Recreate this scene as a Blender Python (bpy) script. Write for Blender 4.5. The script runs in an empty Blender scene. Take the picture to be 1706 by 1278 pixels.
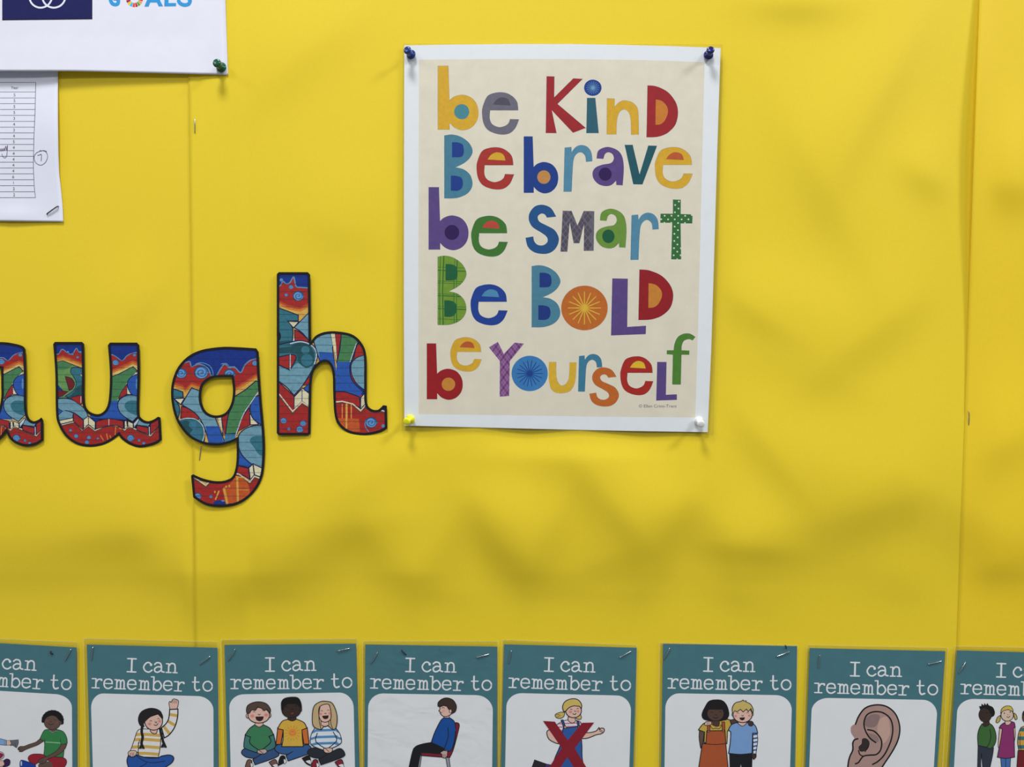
import bpy, math, random
import numpy as np
from mathutils import Vector, Matrix, geometry
random.seed(7)
S = bpy.context.scene
COL = S.collection

# ------------------------------------------------------------------ camera
W, H, FPX, DIST = 1706.0, 1278.0, 1250.0, 0.64
TILT = math.radians(2.6)
cam_d = bpy.data.cameras.new('camera'); cam = bpy.data.objects.new('camera', cam_d); COL.objects.link(cam)
cam_d.sensor_width = 36.0; cam_d.lens = 36.0 * FPX / W; cam_d.clip_start = 0.01
ROT = (Matrix.Rotation(math.pi/2 - TILT, 4, 'X') @ Matrix.Rotation(0.0076, 4, 'Z'))
CAMLOC = Vector((0, -DIST, DIST * math.tan(TILT)))
cam.matrix_world = Matrix.Translation(CAMLOC) @ ROT
S.camera = cam
R3 = ROT.to_3x3()

# ------------------------------------------------------------------ light
S.view_settings.view_transform = 'Standard'; S.view_settings.look = 'None'
S.view_settings.exposure = 0.0; S.view_settings.gamma = 1.0; S.view_settings.use_curve_mapping = False
w = bpy.data.worlds.new('classroom_ambience'); S.world = w; w.use_nodes = True
w.node_tree.nodes['Background'].inputs[0].default_value = (0.93, 0.96, 1.0, 1)
w.node_tree.nodes['Background'].inputs[1].default_value = 0.19

def area(name, loc, sx, sy, power, col=(0.98, 0.985, 1.0)):
    d = bpy.data.lights.new(name, 'AREA'); d.shape = 'RECTANGLE'; d.size = sx; d.size_y = sy
    d.energy = power; d.color = col
    o = bpy.data.objects.new(name, d); o.location = loc; COL.objects.link(o)      # faces straight down
    return o
area('ceiling_lamp', (-0.28, -0.66, 1.55), 0.34, 0.28, 23.0)
area('ceiling_lamp', (1.75, -0.80, 1.55), 0.45, 0.35, 38.0)
area('ceiling_lamp', (-2.4, -0.95, 1.55), 0.6, 0.6, 14.0)
for lx in (-2.2, 0.0, 2.2):
    area('ceiling_lamp', (lx, -2.25, 1.6), 0.6, 0.6, 20.0)  # unseen row further out, added as fill light

# ------------------------------------------------------------------ helpers
def P(px, py, d):
    """point of the board plane (d metres in front of it) seen at photo position px, py"""
    r = R3 @ Vector(((px - W/2) / FPX, -(py - H/2) / FPX, -1.0))
    t = (-d - CAMLOC.y) / r.y
    return CAMLOC + r * t

def lin(c):
    c /= 255.0
    return c / 12.92 if c <= 0.04045 else ((c + 0.055) / 1.055) ** 2.4

_m = {}
def M(rgb, illum=0.9, rough=0.55, spec=0.2, noise=0.05, nscale=180.0, coat=0.0, bump=0.0, metal=0.0, trans=0.0):
    key = (tuple(rgb), illum, rough, spec, noise, nscale, coat, bump, metal, trans)
    if key in _m: return _m[key]
    m = bpy.data.materials.new('print_%02x%02x%02x' % tuple(int(v) for v in rgb)); m.use_nodes = True
    nt = m.node_tree; b = nt.nodes['Principled BSDF']
    c = [min(0.93, lin(v) / illum) for v in rgb]
    b.inputs['Roughness'].default_value = rough
    b.inputs['Specular IOR Level'].default_value = spec
    b.inputs['Coat Weight'].default_value = coat
    b.inputs['Coat Roughness'].default_value = 0.12
    b.inputs['Metallic'].default_value = metal
    tc = nt.nodes.new('ShaderNodeTexCoord')
    n = nt.nodes.new('ShaderNodeTexNoise'); n.inputs['Scale'].default_value = nscale
    n.inputs['Detail'].default_value = 4.0; n.inputs['Roughness'].default_value = 0.65
    nt.links.new(tc.outputs['Object'], n.inputs['Vector'])
    r = nt.nodes.new('ShaderNodeMapRange'); r.inputs[1].default_value = 0.3; r.inputs[2].default_value = 0.7
    r.inputs[3].default_value = 1 - noise * 1.6; r.inputs[4].default_value = 1 + noise
    nt.links.new(n.outputs['Fac'], r.inputs[0])
    mx = nt.nodes.new('ShaderNodeMix'); mx.data_type = 'RGBA'; mx.blend_type = 'MULTIPLY'
    mx.inputs['Factor'].default_value = 1.0
    mx.inputs[6].default_value = (*c, 1)
    nt.links.new(r.outputs[0], mx.inputs[7])
    nt.links.new(mx.outputs[2], b.inputs['Base Color'])
    if bump:
        bp = nt.nodes.new('ShaderNodeBump'); bp.inputs['Strength'].default_value = bump; bp.inputs['Distance'].default_value = 0.001
        n2 = nt.nodes.new('ShaderNodeTexNoise'); n2.inputs['Scale'].default_value = 900.0; n2.inputs['Detail'].default_value = 3
        nt.links.new(tc.outputs['Object'], n2.inputs['Vector'])
        nt.links.new(n2.outputs['Fac'], bp.inputs['Height']); nt.links.new(bp.outputs['Normal'], b.inputs['Normal'])
    if trans:
        out = nt.nodes['Material Output']; t = nt.nodes.new('ShaderNodeBsdfTransparent')
        ms = nt.nodes.new('ShaderNodeMixShader'); ms.inputs[0].default_value = trans
        nt.links.new(b.outputs[0], ms.inputs[1]); nt.links.new(t.outputs[0], ms.inputs[2])
        nt.links.new(ms.outputs[0], out.inputs['Surface'])
    _m[key] = m
    return m

def film_mat(name, tint, gloss, rough, bscale, bstr, fac=1.0):
    m = bpy.data.materials.new(name); m.use_nodes = True; nt = m.node_tree
    nt.nodes.remove(nt.nodes['Principled BSDF']); out = nt.nodes['Material Output']
    t = nt.nodes.new('ShaderNodeBsdfTransparent'); t.inputs[0].default_value = (*tint, 1)
    g = nt.nodes.new('ShaderNodeBsdfGlossy'); g.inputs['Roughness'].default_value = rough
    # Schlick reflectance of a thin clear sheet, the same from both sides
    ge = nt.nodes.new('ShaderNodeNewGeometry'); dt = nt.nodes.new('ShaderNodeVectorMath'); dt.operation = 'DOT_PRODUCT'
    def math_(op, a, b):
        k = nt.nodes.new('ShaderNodeMath'); k.operation = op
        for i, v_ in enumerate((a, b)):
            if v_ is None: continue
            if isinstance(v_, float): k.inputs[i].default_value = v_
            else: nt.links.new(v_, k.inputs[i])
        return k.outputs[0]
    nt.links.new(ge.outputs['Incoming'], dt.inputs[0])
    ab = math_('ABSOLUTE', dt.outputs['Value'], None)
    fr = math_('ADD', math_('MULTIPLY', math_('POWER', math_('SUBTRACT', 1.0, ab), 5.0), 0.96), 0.038)
    mu = nt.nodes.new('ShaderNodeMath'); mu.operation = 'MULTIPLY'; mu.inputs[1].default_value = gloss
    ms = nt.nodes.new('ShaderNodeMixShader')
    tc = nt.nodes.new('ShaderNodeTexCoord'); n = nt.nodes.new('ShaderNodeTexNoise')
    mp = nt.nodes.new('ShaderNodeMapping'); mp.inputs['Scale'].default_value = (1.0, 1.0, 1.6)
    n.inputs['Scale'].default_value = bscale; n.inputs['Detail'].default_value = 2.5; n.inputs['Distortion'].default_value = 0.8
    bp = nt.nodes.new('ShaderNodeBump'); bp.inputs['Strength'].default_value = bstr; bp.inputs['Distance'].default_value = 0.002
    L = nt.links.new
    L(tc.outputs['Object'], mp.inputs['Vector']); L(mp.outputs[0], n.inputs['Vector']); L(n.outputs['Fac'], bp.inputs['Height'])
    L(bp.outputs['Normal'], g.inputs['Normal']); L(bp.outputs['Normal'], dt.inputs[1])
    L(fr, mu.inputs[0]); L(mu.outputs[0], ms.inputs[0]); L(t.outputs[0], ms.inputs[1]); L(g.outputs[0], ms.inputs[2])
    L(ms.outputs[0], out.inputs['Surface'])
    return m
FILM = film_mat('laminate_film', (0.955, 0.958, 0.965), 1.0, 0.12, 34.0, 1.0)
FILM_SOFT = film_mat('smooth_laminate_film', (0.962, 0.965, 0.972), 1.0, 0.08, 22.0, 0.22)
EDGE = M((235, 225, 170), 0.95, rough=0.2, spec=0.6, trans=0.55)

def tag(o, label=None, cat=None, group=None, kind=None):
    if label: o['label'] = label
    if cat: o['category'] = cat
    if group: o['group'] = group
    if kind: o['kind'] = kind
    return o

def root(name, loc, label, cat, group=None):
    o = bpy.data.objects.new(name, None); o.empty_display_size = 0.01
    o.location = loc; COL.objects.link(o)
    return tag(o, label, cat, group)

def link_mesh(name, verts, faces, mats, midx, parent=None, smooth=False):
    me = bpy.data.meshes.new(name)
    off = parent_origin(parent)
    me.from_pydata([tuple(Vector(v) - off) for v in verts], [], faces)
    for m in mats: me.materials.append(m)
    if midx: me.polygons.foreach_set('material_index', midx)
    if smooth: me.polygons.foreach_set('use_smooth', [True] * len(me.polygons))
    me.update()
    o = bpy.data.objects.new(name, me); COL.objects.link(o)
    if parent: o.parent = parent
    return o

def parent_origin(p):
    v = Vector((0, 0, 0))
    while p: v += p.location; p = p.parent
    return v

# ---- 2-D shapes: everything is a list of convex polygons in photo coordinates
def smooth(pts, closed=True, seg=6):
    n = len(pts); out = []
    rng = range(n) if closed else range(n - 1)
    for i in rng:
        p1, p2 = pts[i], pts[(i + 1) % n]
        c1, c2 = len(p1) > 2, len(p2) > 2
        if c1 and c2: out.append(p1[:2]); continue
        if closed: p0, p3 = pts[i - 1], pts[(i + 2) % n]
        else: p0, p3 = pts[max(0, i - 1)], pts[min(n - 1, i + 2)]
        if c1: p0 = p1
        if c2: p3 = p2
        for k in range(seg):
            t = k / seg; t2 = t * t; t3 = t2 * t
            q = []
            for a in (0, 1):
                m1 = (p2[a] - p0[a]) * 0.5; m2 = (p3[a] - p1[a]) * 0.5
                q.append((2*t3 - 3*t2 + 1) * p1[a] + (t3 - 2*t2 + t) * m1 + (-2*t3 + 3*t2) * p2[a] + (t3 - t2) * m2)
            out.append(tuple(q))
    if not closed: out.append(tuple(pts[-1][:2]))
    res = [out[0]]
    for q in out[1:]:
        if abs(q[0] - res[-1][0]) + abs(q[1] - res[-1][1]) > 1e-4: res.append(q)
    return res

def ell(cx, cy, rx, ry=None, n=28, a0=0.0):
    ry = rx if ry is None else ry
    return [(cx + rx * math.cos(a0 + 2*math.pi*i/n), cy + ry * math.sin(a0 + 2*math.pi*i/n)) for i in range(n)]

def tris(outer, holes=()):
    loops = [[Vector((p[0], p[1], 0)) for p in outer]] + [[Vector((p[0], p[1], 0)) for p in h] for h in holes]
    flat = [p for l in loops for p in l]
    r = []
    for t in geometry.tessellate_polygon(loops):
        q = [(flat[i].x, flat[i].y) for i in t]
        if abs(area2(q)) > 1e-7: r.append(q)
    return r

def area2(q):
    return sum(q[i-1][0] * q[i][1] - q[i][0] * q[i-1][1] for i in range(len(q)))

def ribbon(pts, w, closed=False, caps=True):
    n = len(pts); hw = w / 2; L = []; R = []
    for i in range(n):
        if closed: a, b, c = pts[i - 1], pts[i], pts[(i + 1) % n]
        else: a, b, c = pts[max(0, i - 1)], pts[i], pts[min(n - 1, i + 1)]
        d1 = Vector((b[0]-a[0], b[1]-a[1])); d2 = Vector((c[0]-b[0], c[1]-b[1]))
        if d1.length < 1e-9: d1 = d2
        if d2.length < 1e-9: d2 = d1
        d1 = d1.normalized(); d2 = d2.normalized()
        n1 = Vector((-d1.y, d1.x)); n2 = Vector((-d2.y, d2.x)); m = n1 + n2
        if m.length < 0.3: m = n1
        m = m.normalized(); k = hw / max(0.55, m.dot(n1))
        L.append((b[0] + m.x * k, b[1] + m.y * k)); R.append((b[0] - m.x * k, b[1] - m.y * k))
    q = []
    for i in range(n if closed else n - 1):
        j = (i + 1) % n
        q.append([L[i], L[j], R[j], R[i]])
    if caps and not closed:
        for e, o in ((pts[0], pts[1]), (pts[-1], pts[-2])):          # half-round ends
            t0 = math.atan2(e[1] - o[1], e[0] - o[0])
            q.append([(e[0] + hw * math.cos(t0 + t), e[1] + hw * math.sin(t0 + t)) for t in (-1.5708, -1.1, -0.55, 0, 0.55, 1.1, 1.5708)])
    return q

def clip(polys, region):
    out = []
    for p in polys:
        pb = (min(a[0] for a in p), max(a[0] for a in p), min(a[1] for a in p), max(a[1] for a in p))
        for t in region:
            if max(a[0] for a in t) <= pb[0] or min(a[0] for a in t) >= pb[1] or max(a[1] for a in t) <= pb[2] or min(a[1] for a in t) >= pb[3]: continue
            tt = t if area2(t) > 0 else t[::-1]
            cur = p
            for i in range(len(tt)):
                a, b = tt[i], tt[(i + 1) % len(tt)]
                nx = []
                for j in range(len(cur)):
                    c, d = cur[j], cur[(j + 1) % len(cur)]
                    sc = (b[0]-a[0])*(c[1]-a[1]) - (b[1]-a[1])*(c[0]-a[0])
                    sd = (b[0]-a[0])*(d[1]-a[1]) - (b[1]-a[1])*(d[0]-a[0])
                    if sc >= 0: nx.append(c)
                    if (sc > 0 > sd) or (sc < 0 < sd):
                        u = sc / (sc - sd); nx.append((c[0] + (d[0]-c[0])*u, c[1] + (d[1]-c[1])*u))
                cur = nx
                if len(cur) < 3: break
            if len(cur) >= 3 and abs(area2(cur)) > 1e-4: out.append(cur)
    return out

DZ = 2.5e-6
class Sheet:
    """a flat thing on the board; depth(px,py) in metres is its own surface, prints stack in ink-thin layers"""
    def __init__(s, depth): s.depth = depth; s.layer = 2
class Art:
    def __init__(s, sheet, frame=(0, 0, 1.0), illum=0.9, **mk):
        s.sh = sheet; s.f = frame; s.il = illum; s.mk = mk; s.v = []; s.fc = []; s.mi = []; s.mats = []; s.region = None
    def T(s, p):
        if callable(s.f): return s.f(p)
        return (s.f[0] + p[0] / s.f[2], s.f[1] + p[1] / s.f[2])
    def put(s, polys, col, **kw):
        if s.region is not None and kw.pop('clip', True): polys = clip(polys, s.region)
        kw.pop('clip', None)
        if not polys: return s
        m = col if isinstance(col, bpy.types.Material) else M(col, s.il, **{**s.mk, **kw})
        if m not in s.mats: s.mats.append(m)
        k = s.mats.index(m); z = s.sh.layer * DZ; s.sh.layer += 1
        for p in polys:
            q = [s.T(a) for a in p]
            if area2(q) > 0: q = q[::-1]
            b = len(s.v)
            for x, y in q: s.v.append(P(x, y, s.sh.depth(x, y) + z))
            s.fc.append(list(range(b, b + len(q)))); s.mi.append(k)
        return s
    def fill(s, col, pts, ol=0, holes=(), seg=5, ink=(28, 26, 30)):
        o = smooth(pts, True, seg)
        s.put(tris(o, holes), col)
        if ol: s.put(ribbon(o, ol, True), ink)
        return s
    def line(s, pts, w=7, col=(28, 26, 30), closed=False, seg=5):
        return s.put(ribbon(smooth(pts, closed, seg), w, closed), col)
    def oval(s, col, cx, cy, rx, ry=None, ol=0, ink=(28, 26, 30), n=24):
        o = ell(cx, cy, rx, ry, n); s.put(tris(o), col)
        if ol: s.put(ribbon(o, ol, True), ink)
        return s
    def build(s, name, parent, label=None):
        o = link_mesh(name, s.v, s.fc, s.mats, s.mi, parent)
        if label: o['label'] = label
        return o

def plate(name, outline, sheet, thick, mat, parent=None, holes=(), sub=None, front=0.0):
    """solid sheet: front face on the sheet's surface (+front), thick metres deep; outline in photo px"""
    loops = [outline] + list(holes); v = []; f = []
    flat = [p for l in loops for p in l]
    n = len(flat)
    for (x, y) in flat: v.append(P(x, y, sheet.depth(x, y) + front))
    for i in range(n): v.append(v[i] + Vector((0, thick, 0)))
    L3 = [[Vector((p[0], p[1], 0)) for p in l] for l in loops]
    for t in geometry.tessellate_polygon(L3):
        q = list(t)
        if area2([flat[i] for i in q]) > 0: q = q[::-1]
        f.append(q); f.append([i + n for i in q[::-1]])
    b = 0
    for l in loops:
        m = len(l)
        for i in range(m):
            j = (i + 1) % m; f.append([b + i, b + j, b + j + n, b + i + n])
        b += m
    o = link_mesh(name, v, f, [mat], None, parent)
    bm_fix(o.data)
    return o

def bm_fix(me):
    import bmesh
    b = bmesh.new(); b.from_mesh(me); bmesh.ops.recalc_face_normals(b, faces=b.faces); b.to_mesh(me); b.free()

def rrect(tl, tr, br, bl, r, n=4):
    """rounded quadrilateral"""
    pts = []; q = [tl, tr, br, bl]
    for i in range(4):
        a, b, c = q[i-1], q[i], q[(i+1) % 4]
        va = Vector((a[0]-b[0], a[1]-b[1])).normalized() * r; vc = Vector((c[0]-b[0], c[1]-b[1])).normalized() * r
        for k in range(n + 1):
            t = k / n; p = Vector(b) + va * (1-t)**2 + vc * t**2
            pts.append((p.x, p.y))
    return pts

def text_polys(body, x, y, size, align='LEFT'):
    c = bpy.data.curves.new('t', 'FONT'); c.body = body; c.size = 1.0; c.align_x = align; c.resolution_u = 3
    o = bpy.data.objects.new('t', c); COL.objects.link(o)
    dg = bpy.context.evaluated_depsgraph_get(); me = o.evaluated_get(dg).to_mesh()
    r = [[(x + me.vertices[i].co.x * size, y - me.vertices[i].co.y * size) for i in p.vertices] for p in me.polygons]
    o.evaluated_get(dg).to_mesh_clear(); bpy.data.objects.remove(o); bpy.data.curves.remove(c)
    return [q for q in r if abs(area2(q)) > 1e-6]

# ------------------------------------------------------------------ the board and its yellow backing paper
BOARD = M((150, 130, 100), 0.9, rough=0.9, nscale=60)
bv = [(-1.6, 0.012, -1.2), (1.6, 0.012, -1.2), (1.6, 0.012, 1.3), (-1.6, 0.012, 1.3)]
bv = [(x, 0.0, z) for x, _, z in bv] + [(x, 0.03, z) for x, _, z in bv]
board = link_mesh('wall_back', bv, [(0, 1, 2, 3), (7, 6, 5, 4), (0, 4, 5, 1), (1, 5, 6, 2), (2, 6, 7, 3), (3, 7, 4, 0)], [BOARD], None)
board['kind'] = 'structure'

# wrinkles of the loosely stapled paper: (x, y, length, width, direction deg, height mm); placed so the lower flanks imitate the dark patches
WR = [(594,892,62,30,-8,1.9),(505,955,60,34,-25,1.5),(797,880,52,26,58,2.0),(873,955,70,34,25,1.7),(1015,852,75,26,50,2.2),
      (1140,868,45,24,-55,1.8),(1255,925,55,22,5,2.0),(1490,862,85,38,-18,2.6),(1530,985,90,40,10,1.6),(733,1000,50,26,25,0.8),
      (446,990,55,30,15,0.7),(1226,1012,70,28,30,0.8),(1275,765,80,26,52,1.9),(1475,180,120,26,-62,2.0),(1327,22,60,24,0,1.6),
      (1562,318,48,26,28,2.2),(1372,350,130,34,62,1.8),(1460,575,90,32,-38,2.2),(1255,535,60,26,35,1.6),
      (235,905,90,30,-6,1.7),(250,515,70,22,-45,1.0),(520,110,90,34,-40,1.2),(560,400,60,36,20,0.9),
      (1340,640,120,40,20,1.0),(1010,950,60,26,-20,1.4),(1100,965,60,30,-60,1.4),(640,800,70,28,-35,1.0),(900,780,90,30,12,1.2),(150,160,60,26,10,0.8)]
WRR = [(1665,330,70,34,3,2.6),(1680,760,80,30,-25,1.8),(1640,960,60,24,-10,1.6)]
def bumps(L, X, Y):
    h = np.zeros_like(X)
    for cx, cy, ln, wd, ang, a in L:
        t = math.radians(ang); c, s = math.cos(t), math.sin(t)
        cx, cy = cx + s * wd, cy - c * wd                       # crest lies above its shaded flank
        u = (X - cx) * c + (Y - cy) * s; v = -(X - cx) * s + (Y - cy) * c
        wv = np.where(v < 0, wd * 2.3, wd * 1.05)
        h += a * (1.45 if cy > 800 else 1.7) * np.exp(-(u / ln)**2 / 2 - (v / wv)**2 / 2)
    return h * 1e-3
CREST = [(-430,900),(60,905),(200,890),(330,955),(450,925),(594,862),(690,962),(791,828),(880,930),(963,806),(1070,895),(1144,832),(1230,912),(1330,880),(1420,840),(1500,800),(1590,850),(1700,900),(2200,900)]  # upper outline of the jagged shade, built into the paper's shape
_cx = np.arange(-430, 2200, 5.0); _cy = np.interp(_cx, [p[0] for p in CREST], [p[1] for p in CREST])
_k = np.exp(-np.linspace(-2.5, 2.5, 11)**2 / 2); _k /= _k.sum()
_cy = np.convolve(np.pad(_cy, 5, mode='edge'), _k, mode='valid')
def shade_bulge(X, Y):
    """bulge shaped so its underside imitates the jagged shade above the cards"""
    inner = 1 / (1 + np.exp((X - (403 + 13 * Y / H)) / 1.6)) / (1 + np.exp((seam(296, 311, Y) - X) / 2.5))      # crest lowered on the overlap strip to keep it brighter
    v = Y - (np.interp(X, _cx, _cy) - 22) - 45 * inner
    return 0.0052 * np.exp(-(v / np.where(v < 0, 135.0, 64.0))**2 / 2) * np.clip((1066 - Y) / 110.0, 0, 1)
def seam(x0, x1, y): return x0 + (x1 - x0) * y / H

def paper_sheet(name, xl, xr, nx, depth, mat, label):
    ys = np.arange(-260, 1561, 7.0); v = []; f = []
    for y in ys:
        a, b = xl(y), xr(y); X = np.linspace(0, 1, nx) * (b - a) + a
        D = depth(X, np.full_like(X, y))
        for x, d in zip(X, D): v.append(P(x, y, d))
    for j in range(len(ys) - 1):
        for i in range(nx - 1):
            k = j * nx + i; f.append((k, k + nx, k + nx + 1, k + 1))
    o = link_mesh(name, v, f, [mat], None, None, smooth=True)
    md = o.modifiers.new('thickness', 'SOLIDIFY'); md.thickness = 0.00012; md.offset = -1.0
    tag(o, label, 'backing paper')
    return o
def yellow(rgb, il=0.89): return M(rgb, il, rough=0.62, spec=0.28, noise=0.012, nscale=420, bump=0.05, trans=0.09)
fade = lambda Y: np.clip((1058 - Y) / 70.0, 0, 1)
fadeL = lambda X, Y: 1 - 0.85 * np.exp(-((X - 60) / 260.0)**8) / (1 + np.exp((Y - 400) / 18.0))
sm = lambda t: t * t * (3 - 2 * t)
def dl(X, Y):
    z = 0.0003 + shade_bulge(X, Y) + bumps(WR, X, Y) * fade(Y) * fadeL(X, Y) * sm(np.clip((308 - X) / 90, 0.0, 1))
    return np.where(X > seam(312, 327, Y) - 9, np.minimum(z, dc(X, Y) - 0.00045), z)
def dc(X, Y):
    step = 0.0003 / (1 + np.exp((X - (402 + 13 * Y / H)) / 1.2))
    bx = np.clip(np.minimum(X - 640, 1235 - X) / 45, 0, 1) * np.clip(np.minimum(Y - 40, 770 - Y) / 50, 0, 1)
    b = bumps(WR, X, Y) * fade(Y) * sm(np.clip((X - 322) / 80, 0, 1)) * sm(np.clip((seam(1618, 1578, Y) - X) / 90, 0, 1)) * (1 - 0.85 * sm(bx))
    edge_ = 0.0002 * np.exp(-(X - seam(312, 327, Y)) / 45.0)
    return 0.0006 + step + edge_ + shade_bulge(X, Y) + b
def dr(X, Y):
    e = X - seam(1632, 1587, Y)
    lift = 0.0052 * np.exp(-((Y - 230) / 260.0)**2) * np.exp(-np.clip(e, 0, None) / 16.0) * (Y < 690)
    return 0.0009 + lift + shade_bulge(X, Y) + bumps(WRR, X, Y) * fade(Y) * sm(np.clip(e / 70, 0, 1))
paper_sheet('backing_paper', lambda y: -430, lambda y: seam(402, 415, y), 112, dl, yellow((233, 205, 45)), 'yellow backing paper sheet on the left, behind the letters a and u')
paper_sheet('backing_paper', lambda y: seam(312, 327, y), lambda y: seam(1655, 1612, y), 190, dc, yellow((232, 205, 43)), 'wide yellow backing paper sheet in the middle, behind the colourful poster')
paper_sheet('backing_paper', lambda y: seam(1632, 1587, y), lambda y: 2120, 72, dr, yellow((238, 202, 38)), 'slightly warmer yellow backing paper sheet at the right edge with a lifted seam')

# ------------------------------------------------------------------ pins and staples
def lathe(profile, n=24):
    v = []; f = []
    for r, z in profile:
        for i in range(n): v.append(Vector((r * math.cos(2*math.pi*i/n), r * math.sin(2*math.pi*i/n), z)))
    for j in range(len(profile) - 1):
        for i in range(n):
            k = (i + 1) % n; f.append((j*n + i, j*n + k, (j+1)*n + k, (j+1)*n + i))
    f.append(list(range(n))[::-1]); f.append([(len(profile)-1)*n + i for i in range(n)])
    return v, f
STEEL = M((205, 205, 205), 1.0, rough=0.25, metal=1.0, noise=0.02)
def push_pin(base, top, rgb, label, d0, sc=1.0):
    a = P(base[0], base[1], d0); hgt = 0.0092 * sc
    b = P(top[0], top[1], d0 + hgt)
    ax = (b - a); L = ax.length; q = ax.to_track_quat('Z', 'Y')
    r = root('push_pin', a, label, 'pin'); 
    mt = M(rgb, 0.85, rough=0.22, spec=0.5, noise=0.02, coat=0.4)
    prof = [(0.0012,0), (0.0033,0.0001), (0.00395,0.0006), (0.0040,0.0012), (0.0036,0.0017), (0.0024,0.0021), (0.0019,0.0030), (0.00165,0.0045),
            (0.00175,0.0058), (0.0023,0.0068), (0.0029,0.0073), (0.0032,0.0079), (0.00325,0.0086), (0.0029,0.0093), (0.0020,0.0096), (0.0008,0.0097)]
    v, f = lathe([(x * sc, z * L / 0.0097) for x, z in prof])
    o = link_mesh('head', [a + q @ p for p in v], f, [mt], None, r, smooth=True)
    v, f = lathe([(0.00045, 0.0002), (0.00045, -d0 * 0.8), (0.0001, -d0 - 0.004)], 8)
    link_mesh('needle', [a + q @ p for p in v], f, [STEEL], None, r, smooth=True)

def tube(pts, rad, n=6):
    v = []; f = []
    for i, p in enumerate(pts):
        t = (pts[min(i+1, len(pts)-1)] - pts[max(i-1, 0)]).normalized()
        up = Vector((0, 0, 1)) if abs(t.z) < 0.8 else Vector((1, 0, 0))
        s = t.cross(up).normalized(); u = s.cross(t)
        for k in range(n):
            a = 2*math.pi*k/n; v.append(p + (s * math.cos(a) + u * math.sin(a)) * rad)
    for j in range(len(pts) - 1):
        for i in range(n):
            k = (i+1) % n; f.append((j*n+i, j*n+k, (j+1)*n+k, (j+1)*n+i))
    f.append(list(range(n))[::-1]); f.append([(len(pts)-1)*n+i for i in range(n)])
    return v, f
def staple(p1, p2, d, label, rad=0.00042, lift=0.0004, cat='staple', mat=None):
    a = P(p1[0], p1[1], d + lift + 0.0004); b = P(p2[0], p2[1], d + lift)
    e = (b - a).normalized() * 0.0006; y = Vector((0, 1, 0))
    path = [a + y * 0.005, a + y * 0.0005, a + e * 0.4 + y * 0.0001, a + e, a.lerp(b, 0.5) - y * 0.00015, b - e, b - e * 0.4 + y * 0.0001, b + y * 0.0005, b + y * 0.005]
    v, f = tube(path, rad)
    me = bpy.data.meshes.new('staple'); c = a.lerp(b, 0.5)
    me.from_pydata([tuple(p - c) for p in v], [], f); me.materials.append(mat or STEEL)
    me.polygons.foreach_set('use_smooth', [True] * len(me.polygons))
    o = bpy.data.objects.new('staple', me); o.location = c; COL.objects.link(o)
    tag(o, label, cat)

# ------------------------------------------------------------------ the poster
pd = lambda x, y: 0.0026 + 0.0022 * (x - 672) / 530.0 + 0.0020 * max(0.0, (y - 75)) / 640.0
psh = Sheet(pd)
PL = 0.84
poster = root('laminated_poster', P(935, 715, 0.003), 'large laminated poster of colourful words be kind to be yourself, pinned at four corners', 'poster')
WHITE = M((216, 220, 232), 0.77, noise=0.012, nscale=120)
CREAM = (212, 205, 184)
pap = [(673.5,75.6),(760,74.2),(860,73.4),(950,73.4),(1040,74.8),(1130,77.2),(1200.5,80),(1195,250),(1190,420),(1185,580),(1179,720),(1050,718),(930,715.5),(800,712.2),(673.7,709),(672.8,500),(673,300)]
plate('white_paper', pap, psh, 0.0002, WHITE, poster)
a = Art(psh, illum=0.77, noise=0.03, nscale=70)
a.put(tris([(698,99.5),(840,98.2),(960,98.5),(1080,100.3),(1174,103.5),(1170,260),(1166,430),(1162,580),(1158.3,695.6),(1000,694.2),(850,691.8),(697.5,690),(697,500),(697.6,300)]), CREAM)
a.build('printed_panel', poster, 'cream printed area of the poster')

A_ = (650, 50, 4.26); B_ = (920, 50, 4.26); C_ = (690, 300, 4.915); D_ = (920, 300, 4.564); E_ = (650, 530, 5.687); F_ = (920, 530, 5.687)
YEL=(219,172,46); GRY=(112,108,122); DGRY=(80,80,92); RED=(160,36,42); DBL=(24,62,138); TEA=(44,96,112); LBL=(72,130,152); ORA=(208,128,48)
PUR=(92,72,132); DPUR=(46,24,84); DTE=(30,88,98); ROR=(190,92,48); GRN=(64,120,46); LGN=(112,150,52); DGN=(22,92,58); BLU=(32,84,138); SKY=(62,128,180); RD2=(172,52,44)

e_out = [(762,436,1),(750,365),(700,315),(640,294),(570,298),(510,325),(475,400),(467,460),(480,540),(520,595),(600,625),(680,622),(735,580),(768,507,1),(695,505,1),(680,540),(645,562),(600,568),(550,545),(530,500),(533,436,1)]
e_in = [(555,390,1),(585,352),(630,333),(680,350),(699,398,1)]
b_out = [(118,58,1),(203,58,1),(212,335,1),(250,305),(313,290),(385,312),(430,365),(445,430),(432,500),(385,555),(318,575),(255,555),(213,515,1),(213,570,1),(118,570,1)]
B_out = [(192,628,1),(260,620),(330,640),(395,690),(428,760),(410,820),(360,872),(285,912,1),(350,928),(405,975),(427,1045),(415,1105),(370,1155),(290,1185),(192,1187,1)]
B_in1 = [(257,688,1),(305,690),(345,710),(355,755),(350,800),(325,820),(257,822,1)]
B_in2 = [(247,985,1),(292,987),(335,1005),(348,1055),(335,1100),(300,1120),(247,1118,1)]
r_out = [(88,835,1),(136,830,1),(138,868,1),(165,832),(205,817),(250,830),(278,870),(285,932,1),(240,936,1),(232,890),(200,868),(165,890),(148,950),(138,1148,1),(80,1148,1)]
a_out = [(315,912,1),(325,860),(365,835),(410,832),(465,855),(497,900),(508,980),(500,1103,1),(455,1100,1),(453,1070,1),(420,1100),(380,1108),(330,1095),(293,1055),(287,1010),(310,975),(360,955),(415,945),(437,915),(428,882),(400,868),(375,880),(363,915,1)]
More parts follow.
